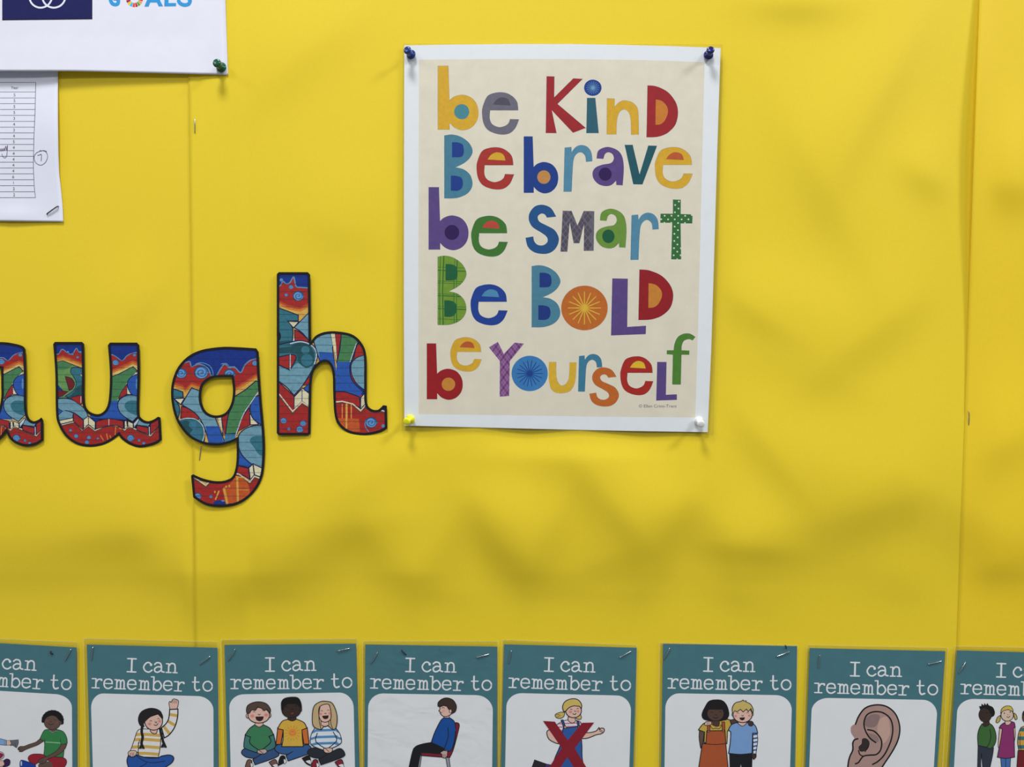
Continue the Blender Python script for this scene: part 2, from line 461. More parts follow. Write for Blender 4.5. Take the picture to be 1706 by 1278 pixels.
D_out = [(676,393,1),(740,400),(820,440),(875,510),(893,585),(875,670),(820,730),(750,758),(669,762,1)]
D_in = [(735,493,1),(780,505),(815,545),(820,590),(800,640),(770,668),(733,673,1)]
S_out = [(1087,308,1),(1070,282),(1040,275),(1012,300),(1025,340),(1080,370),(1150,410),(1185,480),(1165,550),(1115,595),(1050,605),(980,590),(930,545),(912,473,1),(975,462,1),(985,505),(1015,532),(1060,533),(1092,505),(1085,465),(1040,430),(970,385),(940,330),(945,270),(990,215),(1055,203),(1120,230),(1163,300,1)]
def bb(p): return (min(q[0] for q in p), max(q[0] for q in p), min(q[1] for q in p), max(q[1] for q in p))
def fit(pts, src, dst):
    return [(dst[0] + (q[0]-src[0]) / (src[1]-src[0]) * (dst[1]-dst[0]), dst[2] + (q[1]-src[2]) / (src[3]-src[2]) * (dst[3]-dst[2])) + tuple(q[2:]) for q in pts]
def halo(g, o): g.put(ribbon(smooth(o, True, 5), 9, True), (224, 220, 204))
def letter(fr, col, out, dst=None, ins=(), label=None, extra=None):
    psh.layer = 4
    g = Art(psh, fr, PL * 1.08, noise=0.06, nscale=260)
    src = bb(out); 
    f2 = (lambda p: fit(p, src, dst)) if dst else (lambda p: p)
    o = f2(out); halo(g, o)
    g.fill(col, o)
    g.region = tris(smooth(o, True, 5)); g.put(ribbon(smooth(o, True, 5), 3.2, True), tuple(max(0, c * 0.72) for c in col))
    if extra: extra(g)
    g.region = None
    for i in ins:
        if i[0] == 'c': g.oval(i[1], *i[2:])
        else: g.fill(i[0], f2(i[1]))
    g.build('printed_letter', poster, label)
def rays(g, col, cx, cy, r, n, w0, w1, r0=0):
    for k in range(n):
        t = 2 * math.pi * k / n; c, s = math.cos(t), math.sin(t)
        g.put([[(cx + c*r0 - s*w0, cy + s*r0 + c*w0), (cx + c*r0 + s*w0, cy + s*r0 - c*w0), (cx + c*r + s*w1, cy + s*r - c*w1), (cx + c*r - s*w1, cy + s*r + c*w1)]], col)
def round_letter(fr, col, cx, cy, rx, ry, rc, n, r, label, mid=None):
    psh.layer = 4
    g = Art(psh, fr, PL * 1.08, noise=0.06, nscale=260)
    g.put(ribbon(ell(cx, cy, rx, ry, 40), 9, True), (224, 220, 204)); g.oval(col, cx, cy, rx, ry, n=44)
    if mid: g.oval(mid, cx, cy, r * 0.33)
    rays(g, rc, cx, cy, r, n, r * 0.036, r * 0.027)
    g.oval(rc, cx, cy, r * 0.17); g.build('printed_letter', poster, label)

# be kind
letter(A_, YEL, b_out, (338,627,254,712), [('c', (74,140,150), 508, 580, 54, 54)], 'mustard letter b with teal centre')
letter(A_, GRY, e_out, (652,915,443,740), [(DGRY, e_in)], 'grey letter e')
letter(B_, RED, [(-40,328,1),(16,330,1),(14,478,1),(150,343,1),(217,347,1),(38,525,1),(238,695,1),(148,730,1),(-3,570,1),(31,732,1),(-46,732,1)], None, (), 'dark red capital K')
round_letter(B_, DBL, 288, 410, 62, 58, (110,160,200), 18, 46, 'blue dot of the i with pale rays')
letter(B_, TEA, [(247,482,1),(306,482,1),(330,732,1),(242,732,1)], None, (), 'teal stem of the i')
letter(B_, YEL, [(388,485,1),(443,487,1),(443,545,1),(475,512),(515,500),(570,515),(605,555),(613,625),(614,743,1),(560,743,1),(557,640),(545,590),(515,565),(480,580),(460,640),(456,741,1),(387,741,1)], None, (), 'mustard letter n')
letter(B_, RED, D_out, None, [(ORA, D_in)], 'red capital D with orange centre')
# be brave
letter(A_, LBL, B_out, (384,585,742,1195), [(DBL, B_in1), (DBL, B_in2)], 'light blue capital B with dark blue centres')
letter(A_, RD2, e_out, (613,880,833,1130), [(YEL, e_in)], 'red letter e with yellow half moon')
letter(A_, DBL, b_out, (948,1193,755,1160), [('c', (196,140,76), 1091, 1044, 47, 48)], 'dark blue letter b with tan centre')
letter(B_, (84,140,166), r_out, None, (), 'light blue letter r')
letter(B_, PUR, a_out, None, [('c', DPUR, 376, 1023, 46, 47)], 'purple letter a')
letter(B_, DTE, [(514,815,1),(571,815,1),(620,1025,1),(682,820,1),(744,822,1),(640,1097,1),(575,1095,1)], None, (), 'dark teal letter v')
letter(B_, YEL, e_out, (728,997,832,1125), [(ROR, e_in)], 'yellow letter e with rust half moon')
# be smart
letter(C_, PUR, b_out, None, [('c', DPUR, 309, 429, 60, 62)], 'purple letter b with dark centre')
letter(C_, GRN, e_out, None, [((190,72,58), e_in)], 'green letter e with red half moon')
letter(C_, BLU, S_out, None, (), 'blue letter s')
def argyle(g):
    for i in range(-1, 6):
        for j in range(-1, 8):
            if (i + j) % 2 == 0:
                cx, cy = 60 + i * 42, 232 + j * 52
                g.put([[(cx, cy-46), (cx+34, cy), (cx, cy+46), (cx-34, cy)]], (84, 78, 92))
    for k in range(-6, 12):
        g.put(ribbon([(20 + k*42, 220), (20 + k*42 + 260, 560)], 2.4), (128, 124, 134))
        g.put(ribbon([(60 + k*42, 220), (60 + k*42 - 260, 560)], 2.4), (128, 124, 134))
letter(D_, (106,102,112), [(80,233,1),(147,235,1),(192,345,1),(240,235,1),(320,237,1),(315,538,1),(240,538,1),(243,325,1),(207,480,1),(163,480,1),(133,320,1),(115,545,1),(63,545,1)], None, (), 'grey argyle patterned capital M', argyle)
letter(D_, (110,150,58), a_out, (333,565,220,520), [('c', DGN, 427, 428, 47, 52)], 'light green letter a')
letter(D_, (84,140,166), r_out, (595,810,248,607), (), 'light blue letter r')
def dots(g):
    for x, y in [(963,163),(935,190),(960,217),(933,245),(855,271),(907,271),(958,272),(1011,272),(829,298),(881,299),(932,299),(984,299),(1036,299),(957,327),(931,354),(956,381),(929,409),(954,436),(928,463),(952,490),(926,518),(951,545),(924,572),(976,572),(1009,327),(853,325),(905,325),(950,602),(1062,266),(978,518)]:
        g.oval((222, 226, 206), x, y, 6.5, n=12)
letter(D_, (52,112,56), [(918,148,1),(977,150,1),(977,258,1),(1067,262,1),(1065,330,1),(976,330,1),(980,603,1),(905,603,1),(913,325,1),(822,325,1),(824,256,1),(918,256,1)], None, (), 'green letter t with white polka dots', dots)
# be bold
def plaid(g):
    dk = (52, 112, 44)
    for x in (212, 238, 330, 348): g.put(ribbon([(x + 6, 610), (x - 6, 900), (x, 1200)], 9 if x in (238, 348) else 5), dk)
    for y in (716, 742, 830, 846, 950, 935, 1035, 1055, 1140): g.put(ribbon([(180, y - 4), (440, y + 6)], 8 if y in (742, 950, 1055) else 4), dk)
    for x in (224, 340): g.put(ribbon([(x, 610), (x, 1200)], 3), (150, 185, 80))
letter(C_, (118,156,52), B_out, None, [((28,98,58), B_in1), ((28,98,58), B_in2)], 'green plaid capital B', plaid)
letter(C_, (28,64,148), e_out, (462,765,855,1187), [((78,142,178), e_in)], 'dark blue letter e with light half moon')
letter(C_, (76,132,154), B_out, (962,1197,698,1206), [((24,56,130), B_in1), ((24,56,130), B_in2)], 'light blue capital B')
round_letter(D_, (196,108,40), 245, 973, 177, 170, (226,184,62), 16, 126, 'orange letter O with yellow starburst')
letter(D_, PUR, [(457,748,1),(575,750,1),(570,1117,1),(713,1108,1),(711,1172,1),(447,1182,1)], None, (), 'purple capital L')
letter(D_, (152,26,34), D_out, (655,920,680,1065), [((206,134,50), D_in)], 'red capital D with orange centre')
# be yourself
letter(E_, (158,26,32), b_out, (347,688,240,775), [('c', (206,138,56), 552, 627, 64, 63)], 'red letter b with orange centre')
letter(E_, YEL, e_out, (570,868,183,505), [(ROR, e_in)], 'yellow letter e raised above the line')
def hatch(g):
    for k in range(-14, 26):
        wd = 6 if k % 3 else 12
        g.put(ribbon([(820 + k*24, 220), (820 + k*24 + 400, 760)], wd * 0.55), (106, 48, 104) if k % 3 == 0 else (170, 128, 178))
        g.put(ribbon([(1400 - k*24, 220), (1400 - k*24 - 400, 760)], wd * 0.55), (106, 48, 104) if k % 3 == 0 else (170, 128, 178))
letter(E_, (140,88,144), [(937,277,1),(1020,225,1),(1077,340,1),(1180,233,1),(1268,242,1),(1133,408,1),(1127,738,1),(1038,745,1),(1040,408,1)], None, (), 'purple cross-hatched capital Y', hatch)
round_letter(E_, (60,126,184), 1322, 525, 172, 168, (22,68,146), 18, 124, 'blue letter o with dark starburst')
letter(F_, (222,180,52), [(-30,415,1),(38,417,1),(38,520),(52,600),(88,640),(132,620),(158,560),(165,420,1),(230,420,1),(225,520),(212,620),(170,690),(100,712),(30,705),(-15,660),(-32,560)], None, (), 'yellow letter u')
letter(F_, (62,126,154), r_out, (245,473,340,697), (), 'blue letter r')
letter(F_, (196,104,38), S_out, (352,632,468,838), (), 'orange letter s')
letter(F_, (172,40,32), e_out, (645,958,363,728), [((226,186,44), e_in)], 'red letter e with yellow half moon')
letter(F_, PUR, [(995,415,1),(1083,416,1),(1077,727,1),(1181,722,1),(1181,775,1),(985,782,1)], None, (), 'small purple capital L')
letter(F_, (80,132,48), [(1137,630,1),(1143,347,1),(1085,342,1),(1087,305,1),(1150,305,1),(1160,240),(1190,180),(1240,150),(1290,145),(1320,155),(1357,178,1),(1330,212,1),(1295,200),(1250,215),(1228,260),(1226,305,1),(1300,308,1),(1298,348,1),(1225,347,1),(1218,630,1)], None, (), 'green letter f')
g = Art(psh, F_, PL); tp = text_polys('\u00a9 Ellen Crimi-Trent', 0, 0, 1.0)
tw = max(q[0] for p in tp for q in p)
g.put([[(820 + q[0] / tw * 360, 848 + q[1] * 42) for q in p] for p in tp], (86, 86, 84)); g.build('printed_credit', poster)
psh.layer = 2
plate('clear_film', rrect((671,72.5),(1205,73.5),(1188.5,725),(669,718),3), psh, 0.0009, FILM_SOFT, poster, front=0.0006)

push_pin((685.5, 91.8), (677.8, 82.6), (16, 48, 118), 'blue push pin at the top left corner of the poster', 0.0036)
push_pin((1180, 92.5), (1184.2, 82.2), (14, 24, 96), 'navy push pin at the top right corner of the poster', 0.0056)
push_pin((684.5, 698), (676.6, 702.8), (250, 228, 30), 'bright yellow push pin at the bottom left corner of the poster', 0.0053)
push_pin((1163.5, 700.8), (1168.6, 707), (236, 238, 242), 'white push pin at the bottom right corner of the poster', 0.0073)

# ------------------------------------------------------------------ the two papers at the top left
gd = lambda x, y: 0.0022 + 0.0050 * min(1.0, max(0.0, (378 - x) / 330.0)) ** 1.2 + 0.0008 * max(0, (y - 60)) / 60.0 * (1 if x < 330 else 0.3)
def grid_sheet(name, depth, ys, xl, xr, nx, mat, parent, bot=None, ybend=80):
    v = []; f = []; n = len(ys)
    for y in ys:
        for i in range(nx):
            x = xl + (xr(y) - xl) * i / (nx - 1); yy = y if bot is None or y <= ybend else ybend + (y - ybend) * (bot(x) - ybend) / (ys[-1] - ybend)
            v.append(P(x, yy, depth(x, yy)))
    for j in range(n - 1):
        for i in range(nx - 1):
            k = j * nx + i; f.append((k, k + nx, k + nx + 1, k + 1))
    o = link_mesh(name, v, f, [mat], None, parent, smooth=True)
    md = o.modifiers.new('thickness', 'SOLIDIFY'); md.thickness = 0.0002; md.offset = -1
    return o
goals = root('goals_sheet', P(60, 60, 0.004), 'white sheet with a navy box and blue GOALS lettering, pinned by a green pin', 'poster')
gsh = Sheet(lambda x, y: gd(x, y))
PW = M((228, 229, 240), 0.97, noise=0.012, nscale=60)
grid_sheet('paper', gd, [-330, -200, -100, -60, -30, 0, 20, 40, 55, 62, 70, 80, 90, 100, 108, 114, 118, 122, 126], -330, lambda y: 375.6 + 4.2 * y / 124, 72, PW, goals, lambda x: 118.4 + 6.4 * max(0, (x - 115) / 264.0) ** 1.1)
G_ = (0, 0, 4.374)
g = Art(gsh, G_, 0.93); gsh.layer = 12
def strip(x0, x1, ya, yb, n=14): return [[(x0 + (x1-x0)*i/n, ya), (x0 + (x1-x0)*(i+1)/n, ya), (x0 + (x1-x0)*(i+1)/n, yb(x0 + (x1-x0)*(i+1)/n)), (x0 + (x1-x0)*i/n, yb(x0 + (x1-x0)*i/n))] for i in range(n)]
g.put(strip(16, 673, -360, lambda x: 149 - (x - 16) * 0.011), (20, 20, 44))
g.put(strip(20, 668, -356, lambda x: 141 - (x - 16) * 0.011), (20, 25, 84))
g.build('navy_box', goals, 'navy box printed on the sheet')
g = Art(gsh, G_, 0.93)
g.put(ribbon(ell(296, -26, 82, 82, 40), 13, True), (226, 228, 240)); g.put(ribbon(ell(392, -26, 84, 82, 40), 13, True), (226, 228, 240))
g.build('ring_emblem', goals, 'two white interlinked rings')
BL2 = (52, 150, 212)
def logo(fn):
    g = Art(gsh, G_, 0.93); fn(g); g.build('printed_letter', goals)
logo(lambda g: g.line([(872,-52),(845,-72),(815,-66),(802,-20),(815,22),(840,34),(860,24),(862,-8,1),(834,-8,1)], 27, BL2))
def wheel(g):
    cs = [(229,36,59),(221,166,58),(76,159,56),(197,25,45),(255,58,33),(38,189,226),(252,195,11),(162,25,66),(253,105,37),(221,19,103),(200,130,60),(150,90,60),(176,108,50),(110,30,60),(205,80,70),(150,40,90),(215,140,80)]
    n = 17
    for k in range(n):
        a0 = 2*math.pi*k/n + 0.03; a1 = 2*math.pi*(k+1)/n - 0.03; o = []
        for t in (a0, (a0+a1)/2, a1): o.append((980 + 62*math.cos(t), -10 + 62*math.sin(t)))
        for t in (a1, (a0+a1)/2, a0): o.append((980 + 32*math.cos(t), -10 + 32*math.sin(t)))
        g.put([[o[0], o[1], o[4], o[5]], [o[1], o[2], o[3], o[4]]], cs[k])
logo(wheel)
def gA(g): g.put([[(1052,48),(1083,48),(1128,-72),(1100,-72)], [(1188,46),(1156,46),(1100,-72),(1130,-72)], [(1078,18),(1160,18),(1168,-2),(1086,-2)]], BL2)
logo(gA)
logo(lambda g: g.put([[(1198,46),(1228,46),(1228,-72),(1198,-72)], [(1198,46),(1283,45),(1283,22),(1198,22)]], BL2))
logo(lambda g: g.line([(1388,-52),(1360,-68),(1325,-60),(1320,-35),(1360,-18),(1384,0),(1375,28),(1345,36),(1315,26),(1302,8)], 27, BL2))
push_pin((369.5, 113), (360.2, 104), (8, 78, 54), 'green push pin at the bottom right corner of the white goals sheet', 0.0026, 1.08)

def td(x, y): return 0.0016 + 0.0022 * math.exp(-((y - 215) / 75.0)**2) * (0.55 + 0.45 * min(1, max(0, x) / 95)) + 0.0011 * math.exp(-((y - 362) / 16.0)**2) * max(0, min(1, 1 - abs(x - 20) / 60.0))
table = root('table_printout', P(50, 368, 0.002), 'white printout with a ruled column of numbers and circled 7, stapled at the corner', 'paper')
def txr(y): return float(np.interp(y, [95, 125, 160, 200, 260, 290, 320, 345, 372], [97.5, 96.5, 96.3, 96.3, 97.2, 98.5, 102, 104.3, 105.5]))
grid_sheet('paper', lambda x, y: min(td(x, y), gd(x, y) - 0.001) if y < 124 else td(x, y), [98, 110, 118] + list(range(126, 366, 6)) + [366, 368, 371], -300, txr, 60, M((224, 227, 240), 0.93, noise=0.012, nscale=60), table, lambda x: 368.4 + 1.2 * max(0, x) / 105, 330)
tsh = Sheet(td); tsh.layer = 16
T_ = (0, 115, 4.823)
g = Art(tsh, T_, 0.93)
rows = [108,184,232,278,325,372,420,467,513,561,606,655,701,748,795,842,889,937,986,1033]
edge = lambda y: float(np.interp(y, [108, 330, 560, 800, 960, 1033], [287, 282, 272, 268, 276, 285]))
LN = (92, 92, 108)
for y in rows: g.put(ribbon([(x, y) for x in np.linspace(-560, edge(y), 16)], 3.6, caps=False), LN)
g.put(ribbon([(edge(y), y) for y in np.linspace(108, 1033, 60)], 4.0, caps=False), LN)
g.put(ribbon([(edge(y) - 480, y) for y in np.linspace(108, 1033, 60)], 4.0, caps=False), LN)
g.build('ruled_grid', table, 'thin dark ruling of the number column')
g = Art(tsh, T_, 0.93)
for k, ch in enumerate('555534345444446122'):
    y = (rows[k+1] + rows[k+2]) / 2
    g.put(text_polys(ch, float(np.interp(y, [209, 585, 866, 1010], [117, 111, 106, 113])), y + 12, 34, 'CENTER'), (92, 92, 100))
g.put(text_polys('Year', 118, 160, 32, 'CENTER'), (92, 92, 100))
g.build('printed_numbers', table)
g = Art(tsh, T_, 0.93); PEN = (92, 50, 104)
g.line([(375,662),(345,655),(295,672),(273,710),(290,755),(330,772),(368,745),(382,700),(365,662),(320,655)], 3.6, PEN)
g.line([(302,694),(318,690),(330,684),(333,700),(331,738)], 4, PEN)
g.build('circled_number', table, 'circled 7 written in purple pen')
g = Art(tsh, T_, 0.93)
g.line([(-30,650),(-15,640),(-8,662),(0,640),(8,660),(16,638),(22,658),(32,636),(36,655),(46,620),(52,650),(60,612),(58,660),(52,700),(38,714),(20,700),(16,682)], 3.4, PEN)
g.build('handwritten_note', table, 'end of a purple pen note')
staple((95.8, 343.5), (77.8, 356.5), 0.0022, 'dark slanted staple in the bottom corner of the number printout', rad=0.0005, mat=M((90, 90, 96), 0.9, rough=0.35, metal=0.8))
surf = lambda f, x, y: float(f(np.array([float(x)]), np.array([float(y)]))[0])
staple((324.5, 198), (324.8, 221.5), surf(dc, 324, 210), 'upright staple in the yellow paper below the green pin')
staple((1614.4, 685.5), (1614, 708.5), surf(dr, 1614, 697), 'upright staple in the yellow paper near the right seam')
staple((335.0, 744.5), (332.4, 767), surf(dc, 333, 755), 'thin staple just below the bowl of the letter g')

# ------------------------------------------------------------------ the four cut-out letters
NAVY=(20,28,72); GD=(20,52,140); GB=(42,92,180); GT=(54,118,134); GL=(116,164,182); GG=(74,134,84); GR_=(172,42,38); GO=(214,130,50); GC=(232,224,184); GDT=(34,84,92); WH=(206,220,226); GS=(96,150,200)
INK = (18, 18, 24)
def swirl(g, cx, cy, r, flip=1):
    g.oval((52,110,184), cx, cy, r, r*0.9, n=18)
    g.line([(cx + flip * r*(1-k/16.0) * math.cos(k*0.8), cy + r*0.9*(1-k/16.0)*math.sin(k*0.8)) for k in range(15)], r*0.26, (112,164,208), seg=2)
    g.put(ribbon(ell(cx, cy, r*1.02, r*0.92, 18), r*0.12, True), (40, 60, 90))
def cut_letter(name, label, fr, out, hole, depth, art, bw, brick):
    sh = Sheet(depth); oo = smooth(out, True, 6); hh = [smooth(hole, True, 6)] if hole else []
    T = lambda p: (fr[0] + p[0]/fr[2], fr[1] + p[1]/fr[2])
    cx = sum(T(p)[0] for p in oo)/len(oo); by = max(T(p)[1] for p in oo)
    r = root(name, P(cx, by, 0.001), label, 'letter')
    BK = M((20, 19, 22), 0.9, rough=0.3, spec=0.5, noise=0.05, coat=0.3)
    plate('backing', [T(p) for p in oo], sh, 0.0006, BK, r, [[T(p) for p in h] for h in hh])
    g = Art(sh, fr, 1.1, rough=0.35, spec=0.45, noise=0.12, nscale=330, coat=0.25)
    g.region = tris(oo, hh)
    art(g)
    b = bb(oo); y = b[2] + brick * 0.5; k = 0
    while y < b[3]:
        g.put(ribbon([(b[0], y), ((b[0]+b[1])/2, y + 1.5), (b[1], y + (2 if k % 2 else -2))], 1.1), (44, 60, 84)); y += brick; k += 1
    g.build('graffiti_print', r, 'graffiti printed on bricks in blue, teal and red')
    e = Art(sh, fr, 0.9); e.region = g.region
    e.put(ribbon(oo, bw * 2, True), BK)
    for h in hh: e.put(ribbon(h, bw * 2, True), BK)
    # clip keeps the black border inside the card edge
    e.build('border', r, 'black border')

def sky_band(g, x0, x1, yt, ys, creamy):
    """dark blue sky, red clouds with swirls, orange glow; ys = cloud line points, creamy = lower line of the glow"""
    g.put([[(x0, yt), (x1, yt), (x1, yt + 900), (x0, yt + 900)]], GD)
    ysm = smooth(ys, False, 6)
    lo = [(x1 + 5, yt + 900), (x0 - 5, yt + 900)]
    g.put(tris(ysm + lo), GR_); g.line(ys, 5.5, (96, 150, 190))
    for off, c in ((-26, (196, 78, 40)), (-16, GO), (-5, (226, 178, 84))):
        g.put(tris([(x, y + off) for x, y in creamy] + lo), c)
def base_red(g, x0, x1, zz, yb):
    g.put(tris([(a, b) for a, b in zz] + [(x1, yb), (x0, yb)]), GR_)
    g.put(ribbon(zz, 12), (120, 60, 36)); g.put(ribbon([(a, b - 6) for a, b in zz], 6), (226, 216, 196))

def art_h(g):
    # crop 450,440 s 7.99 (upper)  -> L2 frame (270,430 s 2.905)
    U = lambda p: (((450 + p[0]/7.99) - 270) * 2.905, ((440 + p[1]/7.99) - 430) * 2.905) + tuple(p[2:])
    V = lambda p: (((450 + p[0]/7.986) - 270) * 2.905, ((580 + p[1]/7.986) - 430) * 2.905) + tuple(p[2:])
    u = lambda L: [U(p) for p in L]; v = lambda L: [V(p) for p in L]
    sky_band(g, 540, 1100, 60, u([(60,300),(130,290),(170,230),(210,260),(260,250),(310,170),(330,230),(350,300),(420,310),(560,320)]), u([(60,560),(120,560),(250,620),(400,650),(560,560)]))
    for x, y, r in ((375,425,25),(278,305,11),(215,410,8),(150,210,9)): swirl(g, *U((x, y)), r)
    g.fill(GT, u([(60,575,1),(120,585,1),(375,680,1),(375,755,1),(235,758,1),(290,830),(305,900),(300,960),(270,1060),(60,1100,1)]), 5, ink=NAVY)
    g.fill(GDT, u([(60,1040,1),(200,1020),(300,1040),(250,1200,1),(60,1300,1)]))
    g.fill(GC, u([(235,760,1),(385,765,1),(312,850,1)]), 5, ink=NAVY)
    g.fill(GL, u([(560,600,1),(320,845,1),(420,910),(510,1010,1),(560,1020,1)]), 5, ink=NAVY)
    g.fill(GR_, u([(328,880,1),(400,910),(510,1010),(500,1040,1),(330,1030,1)]), 5, ink=NAVY)
    g.fill(WH, u([(320,960,1),(328,1030,1),(300,1030,1)]))
    g.oval(INK, *U((105, 960)), 14, 24)
    # heart and lower left
    g.fill(GR_, v([(90,430,1),(320,640,1),(320,860,1),(90,640,1)]), 5, ink=NAVY)
    g.fill(GR_, v([(420,500,1),(560,340,1),(560,480,1)]), 4, ink=NAVY)
    g.fill(GB, v([(440,540,1),(560,440,1),(560,620,1)]), 4, ink=NAVY)
    g.fill(GT, v([(90,-40,1),(270,-80),(400,-100),(520,-70),(600,0),(628,110),(600,210),(540,330),(430,500),(318,630,1),(220,520),(90,430,1)]), 5, ink=NAVY)
    g.fill(GL, v([(100,230,1),(262,305,1),(360,200),(470,260),(560,260),(430,490),(318,618,1),(220,510),(100,420,1)]))
    g.fill(GDT, v([(270,-20,1),(330,-60),(420,-80),(500,-60),(560,10),(590,110),(560,230),(470,260),(380,190),(350,90),(260,60,1),(100,70,1),(100,0,1)]))
    g.line(v([(270,-60),(400,-85),(520,-55),(600,20),(616,110),(590,210)]), 5, WH)
    g.oval((54,120,140), *V((490,160)), 29, 29); g.oval((60,126,144), *V((470,25)), 20, 19)
    g.fill(GR_, v([(110,120,1),(250,90),(320,90),(345,140),(265,290,1),(110,220,1)]), 5, ink=NAVY)
    g.put(ribbon(v([(268,90),(266,285)]), 4.5), WH); g.put(ribbon(v([(258,90),(256,285)]), 3), NAVY)
    g.fill(GC, v([(320,650,1),(430,530,1),(540,620,1),(540,790,1),(425,710,1),(320,810,1)]), 5, ink=NAVY)
    g.put(ribbon(v([(425,540),(425,710)]), 5), (120,120,150))
    # arch and right stem
    g.fill(GL, v([(560,-160,1),(700,-280),(900,-320),(870,-150,1),(830,0,1),(880,350,1),(660,170,1),(600,-20)]), 5, ink=NAVY)
    g.fill(GB, v([(650,50,1),(830,60,1),(885,340,1),(830,430,1),(660,180,1)]))
    g.fill(GC, v([(790,-250,1),(930,-260,1),(895,240,1)]), 4, ink=NAVY)
    g.fill(GR_, v([(860,-255,1),(960,-260,1),(895,200,1)]), 4, ink=NAVY)
    g.fill(GR_, v([(1100,-60,1),(1150,-60),(1300,-40,1),(1300,120,1),(1090,190,1)]), 4, ink=NAVY)
    g.fill(GG, v([(960,-320,1),(1160,-260),(1200,-140),(1140,0),(1080,190),(890,190,1),(930,0,1)]), 5, ink=NAVY)
    g.fill(GB, v([(890,182,1),(1085,182,1),(1060,300),(1090,420),(1240,570,1),(1190,640,1),(1000,580),(850,575,1),(880,300,1)]), 0)
    g.line(v([(1160,-60),(1120,60),(1070,200),(1062,280),(1080,400),(1150,500),(1240,580)]), 5, NAVY); g.line(v([(1146,-60),(1102,70),(1064,180)]), 4, WH)
    g.fill(GL, v([(1300,80,1),(1150,130),(1080,220),(1090,360),(1160,480),(1260,560,1),(1300,560,1)]), 4, ink=NAVY)
    g.fill(GR_, v([(870,580,1),(1000,585),(1190,650,1),(1200,800,1),(1050,730),(860,715,1)]), 5, ink=NAVY)
    g.fill(GC, v([(1205,660,1),(1270,590,1),(1270,740,1),(1205,810,1)]), 5, ink=NAVY)
    base_red(g, 555, 725, v([(90,600),(130,640),(300,860),(425,735),(540,810)]), 870)
    for x, y, r in ((180,965,15),(440,1000,15),(395,1080,17),(250,1075,8)): swirl(g, *V((x, y)), r)
    base_red(g, 820, 1100, v([(850,735),(960,725),(1100,760),(1205,850),(1265,780),(1350,840),(1430,830),(1600,880)]), 900)
    for x, w_ in ((1020, 9), (960, 5), (1080, 6)): g.put(ribbon(v([(x, 750), (x, 1080)]), w_), (226, 150, 58))
    g.fill((206,92,40), v([(860,930,1),(1180,940,1),(1200,1110,1),(960,1110,1)])); g.put(ribbon(v([(1015, 750), (1015, 1090)]), 8), (232, 176, 80))
    swirl(g, *V((1345, 990)), 27); g.oval(GS, *V((1505,1035)), 8, 8)
    g.line(v([(1270,970),(1265,1040),(1310,1110)]), 4, GS)
h_out = [(555,78,1),(565,68,1),(705,68,1),(716,80,1),(719,250),(720,405,1),(745,375),(790,357),(850,355),(920,370),(965,410),(988,470),(990,600),(992,700),(1012,730),(1045,734),(1070,712,1),(1088,715,1),(1090,825,1),(1050,845),(980,858),(910,848),(860,815),(835,760),(828,650),(825,560),(810,515),(785,503),(755,520),(730,560),(722,620,1),(718,850,1),(708,858,1),(565,858,1),(555,848,1)]
L2_ = (270, 430, 2.905); L1_ = (0, 430, 3.65)
cut_letter('cut_out_letter', 'graffiti-printed letter h with black border, nearest the poster', L2_, h_out, None, lambda x, y: 0.0021 + 0.0024 * max(0, (y - 455) / 270.0) + 0.0008, art_h, 12, 37)

